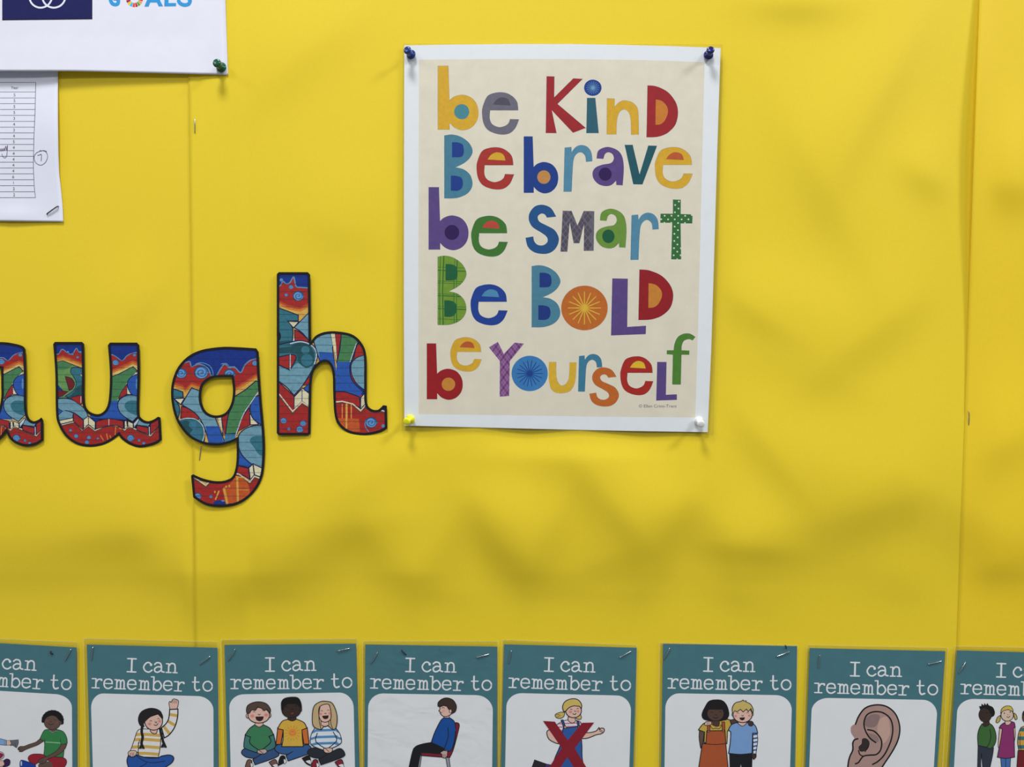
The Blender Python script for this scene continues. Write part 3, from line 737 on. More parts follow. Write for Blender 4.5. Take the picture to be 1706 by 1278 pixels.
def art_g(g):
    V = lambda p: (((270 + p[0]/7.1) - 270) * 2.905, ((560 + p[1]/7.1) - 430) * 2.905) + tuple(p[2:])
    Wd = lambda p: (((300 + p[0]/9.13) - 270) * 2.905, ((720 + p[1]/9.13) - 430) * 2.905) + tuple(p[2:])
    v = lambda L: [V(p) for p in L]; w_ = lambda L: [Wd(p) for p in L]
    sky_band(g, 30, 510, 415, v([(60,420),(200,350),(320,300),(350,360),(440,330),(540,380),(590,480),(640,470),(690,390),(740,330),(790,370),(860,370),(930,430),(980,340),(1060,280),(1180,260)]), v([(60,610),(130,610),(240,640),(275,680),(350,610),(470,650),(600,650),(840,680),(960,610),(1110,510),(1180,530)]))
    for x, y, r in ((465,430,33),(225,440,26),(800,450,26),(1100,320,14)): swirl(g, *V((x, y)), r)
    g.line(v([(400,330),(470,315),(560,350),(600,420),(600,480)]), 4, GS); g.line(v([(700,330),(760,325),(800,360),(860,360)]), 4, GS)
    g.fill(GT, v([(60,620,1),(150,630),(245,660,1),(250,730,1),(140,740,1),(200,820),(205,920),(160,1000),(60,1000,1)]), 5, ink=NAVY)
    g.fill(GC, v([(145,742,1),(265,735,1),(220,810,1)]), 5, ink=NAVY)
    g.fill(GR_, v([(230,830,1),(380,880),(440,960),(400,1000,1),(220,970,1)]), 5, ink=NAVY)
    g.fill(GL, v([(350,610,1),(470,660,1),(480,800),(620,940,1),(740,1250,1),(560,1280,1),(500,1080),(400,920),(230,810,1)]), 5, ink=NAVY)
    g.fill(GB, v([(515,1065,1),(670,1065,1),(735,1280,1),(555,1290,1)]))
    g.fill(GT, v([(180,1010,1),(280,970),(400,980),(480,1050),(505,1160),(470,1300),(300,1300),(150,1100)]), 5, ink=NAVY)
    g.fill(GDT, v([(200,1020,1),(300,1000),(360,1080),(330,1200),(200,1180)])); g.oval((60,122,148), *V((365,1050)), 19, 19); g.oval((60,122,148), *V((395,1170)), 27, 26)
    g.line(v([(200,995),(290,972),(400,985),(480,1060),(500,1160),(480,1240)]), 4, WH)
    g.fill(GC, v([(640,930,1),(700,930,1),(725,1180,1)]), 4, ink=NAVY); g.fill(GR_, v([(700,930,1),(790,900,1),(740,1180,1)]), 4, ink=NAVY)
    g.fill(GR_, v([(1030,850,1),(1040,1050,1),(890,1130,1),(920,1010)]), 4, ink=NAVY); g.fill(GC, v([(1040,920,1),(1140,1045,1),(1045,1050,1)]), 4, ink=NAVY)
    g.fill(GB, v([(1160,690,1),(1080,740),(1040,860),(1080,980),(1190,1060,1)]), 5, ink=NAVY)
    g.fill(GG, v([(850,720,1),(980,640,1),(1110,530,1),(1180,560,1),(1130,670),(1030,830),(940,980),(890,1150,1),(750,1160,1),(780,950),(830,820)]), 5, ink=NAVY)
    g.fill((70,130,170), v([(745,1160,1),(890,1160,1),(820,1280,1),(735,1280,1)])); g.line(v([(1145,650),(1050,790),(960,930),(900,1090),(870,1180)]), 4, WH)
    # tail
    g.fill(GB, w_([(860,160,1),(1120,470,1),(1040,540,1),(860,495,1)]), 4, ink=NAVY)
    g.fill(GL, v([(1210,1060,1),(1080,1060),(950,1120),(895,1220),(930,1380),(1040,1500),(1210,1600,1)]), 5, ink=NAVY)
    g.fill(GT, w_([(1280,60,1),(1130,60),(1060,130),(1120,230),(1200,340),(1280,370,1)]))
    g.fill(GR_, w_([(840,500,1),(1040,550,1),(1060,720,1),(960,660),(820,640,1)]), 5, ink=NAVY)
    g.fill(GC, w_([(1045,545,1),(1110,480,1),(1250,550,1),(1250,690,1),(1130,650,1),(1070,720,1)]), 5, ink=NAVY); g.put(ribbon(w_([(1110,485),(1130,650)]), 6), NAVY)
    base_red(g, 100, 520, w_([(150,640),(210,700),(390,830),(460,760),(640,700),(800,640),(900,660),(1060,780),(1130,690),(1240,730)]), 1300)
    g.fill((204,92,38), w_([(640,860,1),(760,780),(860,680),(1000,740),(1060,900),(1000,1040),(860,1120),(700,1120,1)]))
    for a_, b_, c_, d_, t in ((870,700,880,1060,10),(670,860,720,1100,11),(590,900,540,1020,7),(1040,880,900,880,3),(830,670,980,700,5)): g.put(ribbon(w_([(a_, b_), (c_, d_)]), t), (228, 168, 72))
    for x, y in ((700,830),(750,820),(530,910)): g.oval((226,170,80), *Wd((x, y)), 4, 6)
    swirl(g, *Wd((268, 975)), 17); swirl(g, *Wd((468, 980)), 8); g.oval(GD, *Wd((600,1080)), 30, 14); g.oval(GS, *Wd((650,1045)), 8, 4)
g_out = [(455,437,1),(467,455,1),(472,560),(482,700),(495,850),(497,950),(485,1060),(440,1140),(370,1190),(290,1205),(210,1195),(150,1158,1),(140,1053,1),(150,1047,1),(200,1068),(260,1080),(310,1075),(345,1050),(360,980),(360,882,1),(330,895),(270,908),(200,900),(130,865),(75,795),(48,710),(45,620),(70,540),(120,480),(190,445),(290,430),(380,432)]
g_hole = [(336,577,1),(343,640),(335,700),(308,747),(260,762),(215,745),(192,700),(190,650),(203,610),(240,583),(290,577)]
cut_letter('cut_out_letter', 'graffiti-printed letter g with a round opening and curled tail', L2_, g_out, g_hole, lambda x, y: 0.0034 + 0.0030 * max(0, (y - 580) / 260.0), art_g, 12, 37)

def right_stem(g, v):
    g.fill(GG, v([(660,440,1),(760,400,1),(905,325,1),(950,370,1),(880,450),(820,540),(760,660),(720,760),(640,760,1)]), 5, ink=NAVY)
    g.fill(GB, v([(640,690,1),(745,690,1),(755,780),(840,890,1),(640,880),(560,880,1),(420,860,1),(500,830),(640,760,1)]))
    g.line(v([(935,390),(850,490),(790,600),(745,680)]), 4, WH)
    g.fill(GR_, v([(840,510,1),(838,620,1),(750,670,1),(780,600)]), 4, ink=NAVY); g.fill(GC, v([(840,540,1),(890,620,1),(840,620,1)]), 4, ink=NAVY)
    g.fill(GB, v([(970,400,1),(880,440),(845,510),(880,610),(970,660,1)]), 5, ink=NAVY); g.oval((90,150,200), *v([(945,510)])[0], 6, 34)
    g.fill(GL, v([(970,640,1),(850,630),(760,680),(745,760),(790,840),(900,910,1),(970,840,1)]), 5, ink=NAVY)
    g.fill(GT, v([(960,690,1),(860,690),(815,740),(860,810),(960,850,1)]))
    base_red(g, *g.xr, v([(100,970),(200,940),(290,920),(365,1010),(430,960),(500,1015),(600,970),(680,955),(780,975),(815,1010),(850,975),(930,1000),(1090,1070),(1180,960)]), g.yb)
    g.fill(GR_, v([(510,910,1),(650,880),(800,905,1),(805,985,1),(720,950),(620,960),(510,990,1)]), 5, ink=NAVY); g.put(ribbon(v([(648,885),(648,950)]), 4), WH)
    g.fill(GC, v([(815,905,1),(835,900,1),(845,970,1),(815,990,1)]), 4, ink=NAVY)
    g.fill(GC, v([(850,905,1),(905,930,1),(905,985,1),(850,960,1)]), 4, ink=NAVY); g.fill(WH, v([(910,930,1),(965,870,1),(980,890,1),(915,975,1)]), 4, ink=NAVY)
    g.fill(GL, v([(970,890,1),(1090,920,1),(1070,965,1),(945,945,1)]), 4, ink=NAVY); g.fill(GR_, v([(945,950,1),(1070,975,1),(1070,1050,1),(945,1000,1)]), 5, ink=NAVY)
    g.fill(GR_, v([(1090,935,1),(1200,870,1),(1180,960,1),(1090,1050,1)]), 5, ink=NAVY); g.put(ribbon(v([(1078,970),(1080,1050)]), 5), WH)
    for x, y, r in ((880,1085,22),(970,1110,9),(300,1065,13),(435,1080,12),(240,1003,9),(415,1130,13),(530,1090,7),(1020,1140,9)): swirl(g, *v([(x, y)])[0], r)
    for a_, b_, c_, d_ in ((560,1060,590,1110),(625,1040,635,1100),(720,970,715,1050),(660,1060,670,1090),(760,980,780,990)): g.put(ribbon(v([(a_, b_), (c_, d_)]), 6), (226, 140, 60))
def art_u(g):
    v = lambda L: [(((80 + p[0]/6.39)) * 3.65, ((560 + p[1]/6.39) - 430) * 3.65) + tuple(p[2:]) for p in L]
    g.xr = (300, 1000); g.yb = 1180
    sky_band(g, 310, 600, 500, v([(40,190),(110,190),(150,140),(210,180),(260,190),(300,130),(330,170),(380,190)]), v([(40,265),(110,265),(160,250),(380,330)]))
    g.put([[(600, 500), (1000, 500), (1000, 900), (600, 900)]], GD)
    ys = v([(620,190),(690,200),(740,230),(790,260),(840,210),(900,180),(1000,170)])
    g.put(tris(smooth(ys, False, 5) + [(1010, 800), (590, 800)]), GR_); g.line(ys, 5, GS)
    cr = v([(620,425),(680,410),(800,360),(905,310),(1000,350)])
    for off, c in ((-30, (200,84,40)), (-18, GO), (-6, (228,196,120))): g.put(tris([(x, y + off) for x, y in cr] + [(1010, 800), (590, 800)]), c)
    for x, y, r in ((720,280,19),(920,200,10),(210,170,8),(260,190,8),(315,225,8),(345,170,8)): swirl(g, *v([(x, y)])[0], r)
    g.fill((110,160,90), v([(60,285,1),(160,265,1),(380,350,1),(380,660,1),(60,660,1)]), 5, ink=NAVY)
    g.fill(GG, v([(70,290,1),(160,272,1),(260,310,1),(200,350),(110,360,1)]))
    g.fill(GT, v([(400,350,1),(270,330),(240,380),(270,430),(300,500),(270,580),(180,640,1),(250,660),(400,640,1)]), 4, ink=NAVY)
    g.fill(GDT, v([(400,500,1),(310,540),(270,600),(220,650,1),(400,640,1)]))
    g.fill((120,32,34), v([(183,430,1),(250,450),(282,510),(260,560),(225,580,1)]), 4, ink=NAVY); g.fill((120,32,34), v([(80,570,1),(215,590,1),(150,640,1),(80,660,1)]), 4, ink=NAVY)
    g.fill(GC, v([(335,410,1),(380,410,1),(380,450,1)]), 3, ink=NAVY); g.fill(GD, v([(80,490,1),(160,580,1),(80,580,1)]))
    g.fill(GL, v([(80,670,1),(200,665),(300,700),(400,780,1),(430,860,1),(375,890,1),(280,820),(180,790,1),(270,820,1),(260,880,1),(80,900,1)]), 5, ink=NAVY)
    g.fill(GR_, v([(235,660,1),(330,630),(380,640,1),(380,700,1),(345,735,1)]), 4, ink=NAVY); g.put(ribbon(v([(350,640),(350,710)]), 4), WH)
    g.fill(GB, v([(80,750,1),(155,800,1),(80,870,1)]), 3, ink=NAVY)
    right_stem(g, v)
    g.fill(GC, v([(90,905,1),(268,870,1),(268,905,1),(100,945,1)]), 5, ink=NAVY)
    g.fill(GR_, v([(272,815,1),(375,895,1),(372,1000,1),(272,905,1)]), 5, ink=NAVY)
    g.fill(GC, v([(378,890,1),(428,850,1),(502,915,1),(500,995,1),(430,940,1),(380,985,1)]), 5, ink=NAVY); g.put(ribbon(v([(430,855),(430,940)]), 4), NAVY)
u_out = [(323,523,1),(333,510,1),(497,510,1),(510,523,1),(513,700),(514,860),(530,920),(570,946),(610,946),(645,915),(662,850),(668,700),(656,530,1),(668,514,1),(832,514,1),(846,530,1),(850,700),(846,930),(860,975),(895,992),(930,984),(960,965,1),(975,970,1),(983,1105,1),(965,1122,1),(920,1140),(850,1152),(790,1135),(745,1105),(722,1078,1),(680,1110),(620,1138),(540,1148),(460,1130),(395,1080),(355,1010),(340,940),(336,700)]
cut_letter('cut_out_letter', 'graffiti-printed letter u with black border, left of the g', L1_, u_out, None, lambda x, y: 0.0030 + 0.0008 * max(0, (y - 570) / 180.0), art_u, 15, 44)
def art_a(g):
    v = lambda L: [(((80 + p[0]/6.39)) * 3.65 - 694, ((560 + p[1]/6.39) - 430) * 3.65) + tuple(p[2:]) for p in L]
    g.xr = (-400, 300); g.yb = 1180
    g.put([[(-400, 480), (300, 480), (300, 900), (-400, 900)]], GD)
    ys = v([(0,200),(200,180),(450,210),(620,220),(690,230),(740,230),(790,260),(840,210),(900,180),(1000,170)])
    g.put(tris(smooth(ys, False, 5) + [(300, 1000), (-400, 1000)]), GR_); g.line(ys, 5, GS)
    cr = v([(0,340),(300,330),(620,425),(680,410),(800,360),(905,310),(1000,350)])
    for off, c in ((-30, (200,84,40)), (-18, GO), (-6, (228,196,120))): g.put(tris([(x, y + off) for x, y in cr] + [(300, 1000), (-400, 1000)]), c)
    for x, y, r in ((720,270,20),(920,200,12),(450,260,18)): swirl(g, *v([(x, y)])[0], r)
    g.fill(GL, v([(0,350,1),(300,340,1),(640,440,1),(640,760,1),(300,900,1),(0,800,1)]), 5, ink=NAVY)
    right_stem(g, v)
a_o = [(0,511),(80,519),(135,535),(153,555,1),(159,700),(160,900),(172,968),(200,992),(230,985),(250,970,1),(262,988,1),(263,1110,1),(220,1135),(160,1146),(100,1130),(60,1100),(38,1058,1),(0,1105),(-60,1140),(-130,1120),(-200,1040),(-230,900),(-220,740),(-160,600),(-80,530)]
a_h = [(6,672,1),(7,760),(6,860),(-20,950),(-75,970),(-120,880),(-120,740),(-60,672)]
cut_letter('cut_out_letter', 'graffiti-printed letter a, cut off by the left edge', L1_, a_o, a_h, lambda x, y: 0.0032 + 0.0018 * max(0, (y - 570) / 180.0), art_a, 15, 44)

# ------------------------------------------------------------------ the row of "I can remember to" cards
CI = 0.64
TEALC = (62, 103, 110); PANEL = (201, 203, 214); LETW = (205, 210, 210)
SKIN = (222, 184, 166); SKIN2 = (196, 170, 158); DKS = (58, 42, 34); BRS = (100, 76, 66); PINK = (214, 140, 130); INKK = (20, 18, 22)
# typewriter lettering as pen strokes, drawn for the third card
def type_strokes():
    q = []
    def s(*p, w=13.5): q.append((list(p), w))
    s((482,302),(482,420), w=16); s((443,302),(520,302), w=12); s((443,420),(521,420), w=12)                     # I
    s((660,352),(640,332),(612,336),(590,372),(606,406),(638,416),(666,398)); s((655,346),(655,352), w=20)        # c
    s((688,345),(708,329),(738,334),(750,362),(751,402,),(774,411)); s((750,368),(716,366),(690,384),(694,408),(720,414),(750,394))  # a
    s((815,336),(815,413)); s((793,335),(815,335), w=11); s((793,413),(838,413), w=11)
    s((815,358),(836,332),(864,336),(873,362),(873,413)); s((855,413),(893,413), w=11)                           # n
    def r(x):
        s((x,495),(x,575)); s((x-35,494),(x,494), w=11); s((x-33,576),(x+30,576), w=11)
        s((x,530),(x+20,500),(x+50,498)); s((x+48,502),(x+50,506), w=17)
    r(166)
    def e(cx, dy=0):
        s((cx-34,533+dy),(cx+35,533+dy), w=10); s((cx+36,533+dy),(cx+28,503+dy),(cx,493+dy),(cx-28,503+dy),(cx-38,535+dy),(cx-28,566+dy),(cx+2,578+dy),(cx+34,562+dy))
    e(277); e(490)
    def m(x):
        s((x,497),(x,576)); s((x-18,496),(x,496), w=11); s((x-18,576),(x+20,576), w=11)
        s((x,518),(x+14,499),(x+29,503),(x+34,525),(x+34,576)); s((x+24,576),(x+48,576), w=10)
        s((x+34,518),(x+46,499),(x+61,503),(x+66,525),(x+66,576)); s((x+56,576),(x+80,576), w=10)
    m(354); m(572)
    s((686,458),(686,574)); s((662,458),(686,458), w=11)
    s((686,524),(705,500),(734,498),(756,535),(738,570),(708,576),(686,558))                                     # b
    e(814, -3)
    r(907)
    s((1056,447),(1056,500),(1058,545),(1074,566),(1100,558), w=15); s((1033,491),(1092,489), w=11)                # t
    s(*[(1172 + 41*math.cos(k*math.pi/8), 523 + 43*math.sin(k*math.pi/8)) for k in range(16)] + [(1213, 523)])      # o
    return q
STR = type_strokes()
def sim(p, a, b):
    """place lettering so its base line runs from photo point a to photo point b"""
    s0 = (128.8, 578.0); s1 = (1218.6, 568.0)
    z = complex(p[0]-s0[0], p[1]-s0[1]) / complex(s1[0]-s0[0], s1[1]-s0[1]) * complex(b[0]-a[0], b[1]-a[1])
    return (a[0] + z.real, a[1] + z.imag)

CARDS = []
def card(label, film, teal, panel, ta, tb, d0, slope, frame, arts, fm=None, film_r=3):
    dep = lambda x, y: d0 + slope[0] * (x - teal[0][0]) / 225.0 + slope[1] * (y - 1075) / 200.0
    sh = Sheet(dep); cx = (teal[0][0] + teal[1][0]) / 2
    r = root('reminder_card', P(cx, 1395, d0), label, 'card', 'reminder cards along the bottom of the board')
    plate('card_paper', teal, sh, 0.00025, M(TEALC, CI, noise=0.035, nscale=90, rough=0.5), r)
    g = Art(sh, illum=CI, noise=0.012, nscale=60)
    (xl, y1), (xt1, yt1), (xt2, yt2), (xr, y2), brp, blp = panel
    pts = [(xl + (blp[0]-xl)*0.5, y1 + (blp[1]-y1)*0.5), (xl, y1)]
    for k in range(1, 10):
        t = k / 10 * math.pi / 2; pts.append((xt1 + (xl - xt1) * math.cos(t), y1 + (yt1 - y1) * math.sin(t)))
    pts += [(xt1, yt1), (xt2, yt2)]
    for k in range(1, 10):
        t = (1 - k / 10) * math.pi / 2; pts.append((xt2 + (xr - xt2) * math.cos(t), y2 + (yt2 - y2) * math.sin(t)))
    pts += [(xr, y2), brp, blp]
    g.put(tris(pts), PANEL); g.build('picture_panel', r, 'pale rounded picture panel')
    g = Art(sh, lambda p: sim(p, ta, tb), CI, noise=0.02)
    for p, w_ in STR: g.put(ribbon(smooth(p, False, 4), w_), LETW)
    g.build('printed_words', r, 'white typewriter lettering I can remember to')
    for nm, fn in arts:
        g = Art(sh, frame, CI * 1.28, noise=0.03, nscale=200); g.sh.layer = max(g.sh.layer, 30); fn(g); g.build(nm[0], r, nm[1])
    s2 = Sheet(lambda x, y: dep(x, y)); fr = (sh.layer + 12) * DZ; CARDS.append((film[0][0], film[1][0], dep, fr))
    plate('clear_film', rrect(*film, film_r), s2, 0.0004 + fr, fm or FILM_SOFT, r, front=fr)
    # the bright cut rim of the pouch
    o = rrect(*film, film_r); v = []; f = []
    q = ribbon(o, 0.9, True)
    for p in q:
        b = len(v); p = p if area2(p) < 0 else p[::-1]
        v += [P(x, y, dep(x, y) + fr + 2e-5) for x, y in p]; f.append(list(range(b, b + 4)))
    link_mesh('film_rim', v, f, [EDGE], None, r)
    return r

def hand(g, pts, col=SKIN): g.fill(col, pts, 5)
def smile_eyes(g, pts, w_=4):
    for x, y in pts: g.line([(x-9, y+4), (x, y-4), (x+9, y+4)], w_, INKK, seg=3)

# --- card 1: boy in green reaching (frame 0,1160 s 10.83)
def boy_reach(g):
    g.fill(BRS, [(720,770,1),(640,830),(520,870),(430,905),(370,905),(330,930),(322,960),(355,985),(345,1000),(400,1000),(450,970),(560,925),(680,880),(790,810,1)], 9)
    for a_, b_ in (((330,935),(352,985)),((345,925),(375,995))): g.line([a_, b_], 6)
    g.fill((150,28,44), [(800,1060,1),(740,1045),(620,1042),(540,1065),(505,1115),(530,1180),(590,1220),(650,1225),(760,1150),(830,1150),(900,1180),(960,1290),(1130,1300),(1200,1210),(1190,1140),(1140,1110,1)], 8)
    g.fill((20,60,150), [(370,1165),(420,1158),(520,1190),(640,1235,1),(640,1400,1),(400,1380),(360,1260)], 9); g.oval((190,195,205), 385, 1215, 14, 45)
    g.fill(BRS, [(690,1230,1),(820,1180),(920,1190),(960,1290,1),(900,1350,1),(690,1350,1)], 0)
    g.fill((52,128,72), [(870,600,1),(810,610),(770,660),(720,770,1),(800,815,1),(805,900),(790,1060,1),(830,1085,1),(1140,1105,1),(1155,980,1),(1150,870,1),(1215,845,1),(1200,740),(1150,650),(1090,615),(1020,600,1),(960,650)], 10)
    g.line([(820,828),(940,835),(1085,845)], 20, (130,180,140)); g.line([(1090,770),(1095,860)], 8); g.line([(805,770),(815,830)], 8)
    g.fill(BRS, [(1105,865,1),(1205,865,1),(1170,950),(1080,1040),(960,1100),(870,1130),(820,1190),(760,1220),(700,1200),(705,1150),(780,1110),(880,1070),(1000,1000),(1070,930)], 9)
    g.line([(720,1195),(745,1150)], 7); g.line([(750,1215),(775,1165)], 7)
    g.fill(BRS, [(890,590,1),(1020,590,1),(1015,640),(950,650),(895,625)], 6); g.line([(890,615),(950,650),(1025,625)], 5, (190,190,190))
    g.oval(BRS, 945, 465, 150, 138, 9)
    g.fill(BRS, [(1085,450),(1120,455),(1115,500),(1080,505)], 6)
    hair = [(790,475,1)] + [(950 + 195*math.cos(t) * (1 + 0.025*(k % 2)), 435 + 180*math.sin(t) * (1 + 0.03*(k % 2))) for k, t in enumerate(np.linspace(math.radians(168), math.radians(372), 24))] + [(1140,500,1),(1115,512,1),(1105,455,1),(1060,430,1),(1010,370),(940,350),(880,365),(830,400)]
    g.fill((20,16,18), hair, 4)
    smile_eyes(g, [(865,405),(995,430)], 6); g.line([(905,455),(920,470),(935,458)], 6); g.line([(870,490),(915,515),(960,498)], 8); g.oval((120,80,70), 850, 440, 26, 20); g.oval((120,80,70), 1030, 480, 26, 20)
def other_arm(g):
    g.fill((128,166,206), [(-60,740,1),(0,765,1),(115,795,1),(115,885,1),(0,875,1),(-60,860,1)], 8); g.line([(85,795),(88,882)], 5)
    g.fill(SKIN, [(118,800,1),(200,795,1),(200,875,1),(118,885,1)], 6)
    g.fill((104,104,112), [(180,800,1),(330,785,1),(330,850),(300,930,1),(270,915,1),(240,890),(180,890,1),(200,850)], 7, ink=(50,50,56)); g.line([(230,850),(250,900)], 5); g.line([(270,840),(285,920)], 5)
def other_feet(g):
    g.fill(SKIN, [(-60,1000,1),(20,1005),(70,1050),(60,1110),(0,1145),(-60,1145,1)], 8); g.fill((132,30,90), [(-60,1010,1),(20,1030),(60,1060),(10,1120),(-60,1120,1)], 5)
    g.fill(SKIN, [(-60,1175,1),(60,1165),(80,1240),(-60,1300,1)], 7); g.fill((52,28,74), [(60,1165,1),(120,1130),(180,1160),(170,1240),(100,1275),(40,1285,1),(80,1230)], 8)

# --- card 2: girl raising her hand (frame 200,1040 s 5.368)
def girl_hand(g):
    ST = (206,170,84); CRW = (226,222,218)
    g.fill(SKIN, [(445,760,1),(438,705),(448,690),(455,700),(470,675),(482,668),(495,672),(510,675),(522,690),(518,730),(505,765,1)], 6)
    for x in (474, 490, 505): g.line([(x, 680), (x-3, 708)], 4)
    g.fill(CRW, [(443,762,1),(518,758,1),(515,830),(490,920),(440,990),(395,1018,1),(370,925,1),(410,890),(435,840)], 8)
    arm = tris(smooth([(443,762,1),(518,758,1),(515,830),(490,920),(440,990),(395,1018,1),(370,925,1),(410,890),(435,840)], True, 5))
    g.region = arm
    for a_, b_ in (((430,805),(520,820)),((415,860),(500,910)),((380,900),(450,990))): g.put(ribbon([a_, b_], 26), ST)
    g.put(ribbon(smooth([(443,762,1),(518,758,1),(515,830),(490,920),(440,990),(395,1018,1),(370,925,1),(410,890),(435,840)], True, 5), 12, True), INKK); g.region = None
    body = [(240,935,1),(180,935),(150,960),(125,1030),(105,1090),(85,1140,1),(160,1150,1),(160,1190,1),(345,1195,1),(362,1100),(370,1010),(385,985,1),(360,935,1)]
    g.fill(CRW, body, 0); g.region = tris(smooth(body, True, 5))
    for y in (985, 1030, 1095, 1155): g.put(ribbon(smooth([(90, y+8), (200, y), (300, y+6), (400, y+14)], False, 4), 27), ST)
    g.put(ribbon(smooth(body, True, 5), 13, True), INKK); g.region = None
    g.line([(165,1060),(160,1180)], 7); g.line([(175,1035),(165,1080)], 6)
    g.fill(SKIN, [(85,1135),(130,1130),(150,1150),(125,1190),(100,1190),(72,1160)], 6)
    for x in (92, 108, 122): g.line([(x, 1150), (x+2, 1186)], 4)
    g.fill((34,84,160), [(75,1175,1),(62,1220),(75,1275),(110,1330),(300,1340),(420,1270),(470,1230),(478,1190),(440,1170),(370,1180,1),(345,1195,1),(240,1195),(150,1170,1),(110,1190)], 9)
    g.line([(150,1180),(210,1220),(290,1240),(400,1225)], 6); g.line([(240,1240),(210,1262),(150,1290)], 6)
    g.fill(SKIN, [(280,930,1),(335,940,1),(325,975),(300,980),(270,955)], 7)
    g.oval(SKIN, 300, 868, 80, 80, 8)
    g.fill((34,28,30), [(215,915,1),(180,905),(163,850),(185,790),(240,758),(300,753),(355,775),(380,820),(380,850,1),(340,805,1),(270,830),(225,870),(208,890,1)], 6)
    g.line([(200,905),(193,960),(202,1010),(192,1060),(195,1080)], 24, (30,26,28)); g.line([(358,935),(366,980),(378,1020),(385,1055)], 22, (30,26,28))
    for cx, cy in ((195,1090),(392,1078)):
        for k in (-22, -8, 8, 20): g.line([(cx, cy-25), (cx+k, cy+22)], 12, (30,26,28))
    smile_eyes(g, [(275,865),(343,845)]); g.line([(312,872),(322,884),(328,872)], 5); g.line([(303,900),(325,905),(340,888)], 6)
    g.oval(PINK, 265, 893, 15, 12); g.oval(PINK, 353, 868, 13, 12)

# --- card 3: three seated children (frame 360,1040)
def legs(g, x, c, shoe):
    g.fill(shoe, [(x+35,1262,1),(x+55,1215),(x+90,1220),(x+85,1270),(x+30,1300,1)], 7); g.fill(shoe, [(x+245,1235,1),(x+300,1210),(x+320,1250),(x+318,1300,1),(x+280,1280)], 7)
    g.fill((225,225,225), [(x+80,1240),(x+105,1260),(x+85,1285)], 4); g.fill((225,225,225), [(x+275,1262),(x+318,1250),(x+322,1290)], 4)
    g.fill(c, [(x,1155),(x+18,1118),(x+80,1108),(x+170,1150),(x+140,1195),(x+50,1192)], 8)
    g.fill(c, [(x+100,1210,1),(x+220,1140),(x+290,1112),(x+330,1150),(x+310,1190),(x+120,1258,1)], 8)
def boy_green(g):
    legs(g, 228, (50,82,124), (120,86,74))
    g.fill((62,122,112), [(262,985,1),(248,1080),(262,1112),(362,1150,1),(380,1115,1),(312,1072),(312,1000,1)], 8)
    g.fill((62,122,112), [(515,985,1),(532,1080),(515,1112),(440,1142,1),(415,1112,1),(485,1062),(476,1000,1)], 8)
    g.fill((60,126,84), [(345,900,1),(298,935),(260,992,1),(308,1010,1),(305,1068),(395,1135,1),(487,1058),(472,1004,1),(514,990,1),(480,930),(422,900,1),(385,920)], 8)
    g.fill(SKIN2, [(370,1130),(400,1122),(440,1118),(455,1140),(428,1160),(378,1155)], 6); g.line([(385,1128),(420,1155)], 5)
    g.fill(SKIN, [(350,875,1),(418,875,1),(422,900,1),(385,920),(347,900,1)], 5)
    g.oval(SKIN, 282, 820, 14, 20, 6); g.oval(SKIN, 478, 815, 13, 20, 6)
    g.oval(SKIN, 382, 815, 97, 70, 8)
    g.fill((86,68,58), [(285,800,1),(272,785),(278,735),(320,705),(385,694),(450,712),(486,760),(482,795,1),(452,760,1),(430,772),(405,752,1),(370,742,1),(352,770),(320,768),(300,795,1)], 7)
    smile_eyes(g, [(340,783),(425,775)]); g.line([(375,805),(385,812),(395,805)], 6)
    g.fill((60,22,24), [(355,830,1),(422,828,1),(415,852),(390,866),(363,854)], 6)
    g.oval(PINK, 325, 822, 18, 15); g.oval(PINK, 447, 812, 17, 15)
def boy_sun(g):
    f0 = g.f; g.f = (360, 1040 - 6.5, 5.368); legs(g, 525, (50,92,146), (24,24,28)); g.f = f0
    g.fill((50,92,146), [(600,1075,1),(780,1075,1),(760,1125,1),(680,1140,1),(600,1115,1)], 0)
    g.fill((206,110,44), [(552,925,1),(602,935,1),(580,1075,1),(535,1075,1)], 8); g.fill((206,110,44), [(765,935,1),(815,925,1),(832,1072,1),(785,1072,1)], 8)
    g.fill((214,172,66), [(640,852,1),(590,870),(550,935,1),(600,945,1),(600,1020),(588,1095,1),(780,1095,1),(772,1020),(768,945,1),(812,930,1),(785,880),(720,850,1),(680,865)], 8)
    rays(g, (190,140,50), 683, 975, 70, 14, 2.4, 2.4, 45); g.oval((222,140,50), 683, 970, 36, 34); g.oval((206,120,44), 683, 972, 20, 14); g.line([(672,968),(683,978),(696,968)], 4, (240,210,150))
    g.fill(DKS, [(642,820,1),(715,820,1),(716,850,1),(680,866),(641,850,1)], 5)
    g.oval(DKS, 672, 770, 84, 66, 8); g.oval(DKS, 756, 765, 10, 17, 5)
    g.fill((18,16,18), [(584,765,1),(584,700),(610,665),(670,652),(730,658),(758,700),(766,752,1),(748,740,1),(724,712,1),(640,712,1),(610,740,1),(600,775,1)], 5)
    smile_eyes(g, [(630,742),(712,732)]); g.line([(670,758),(680,766),(688,758)], 5, (20,14,12)); g.fill((110,50,50), [(655,790,1),(705,782,1),(690,808),(668,808)], 5)
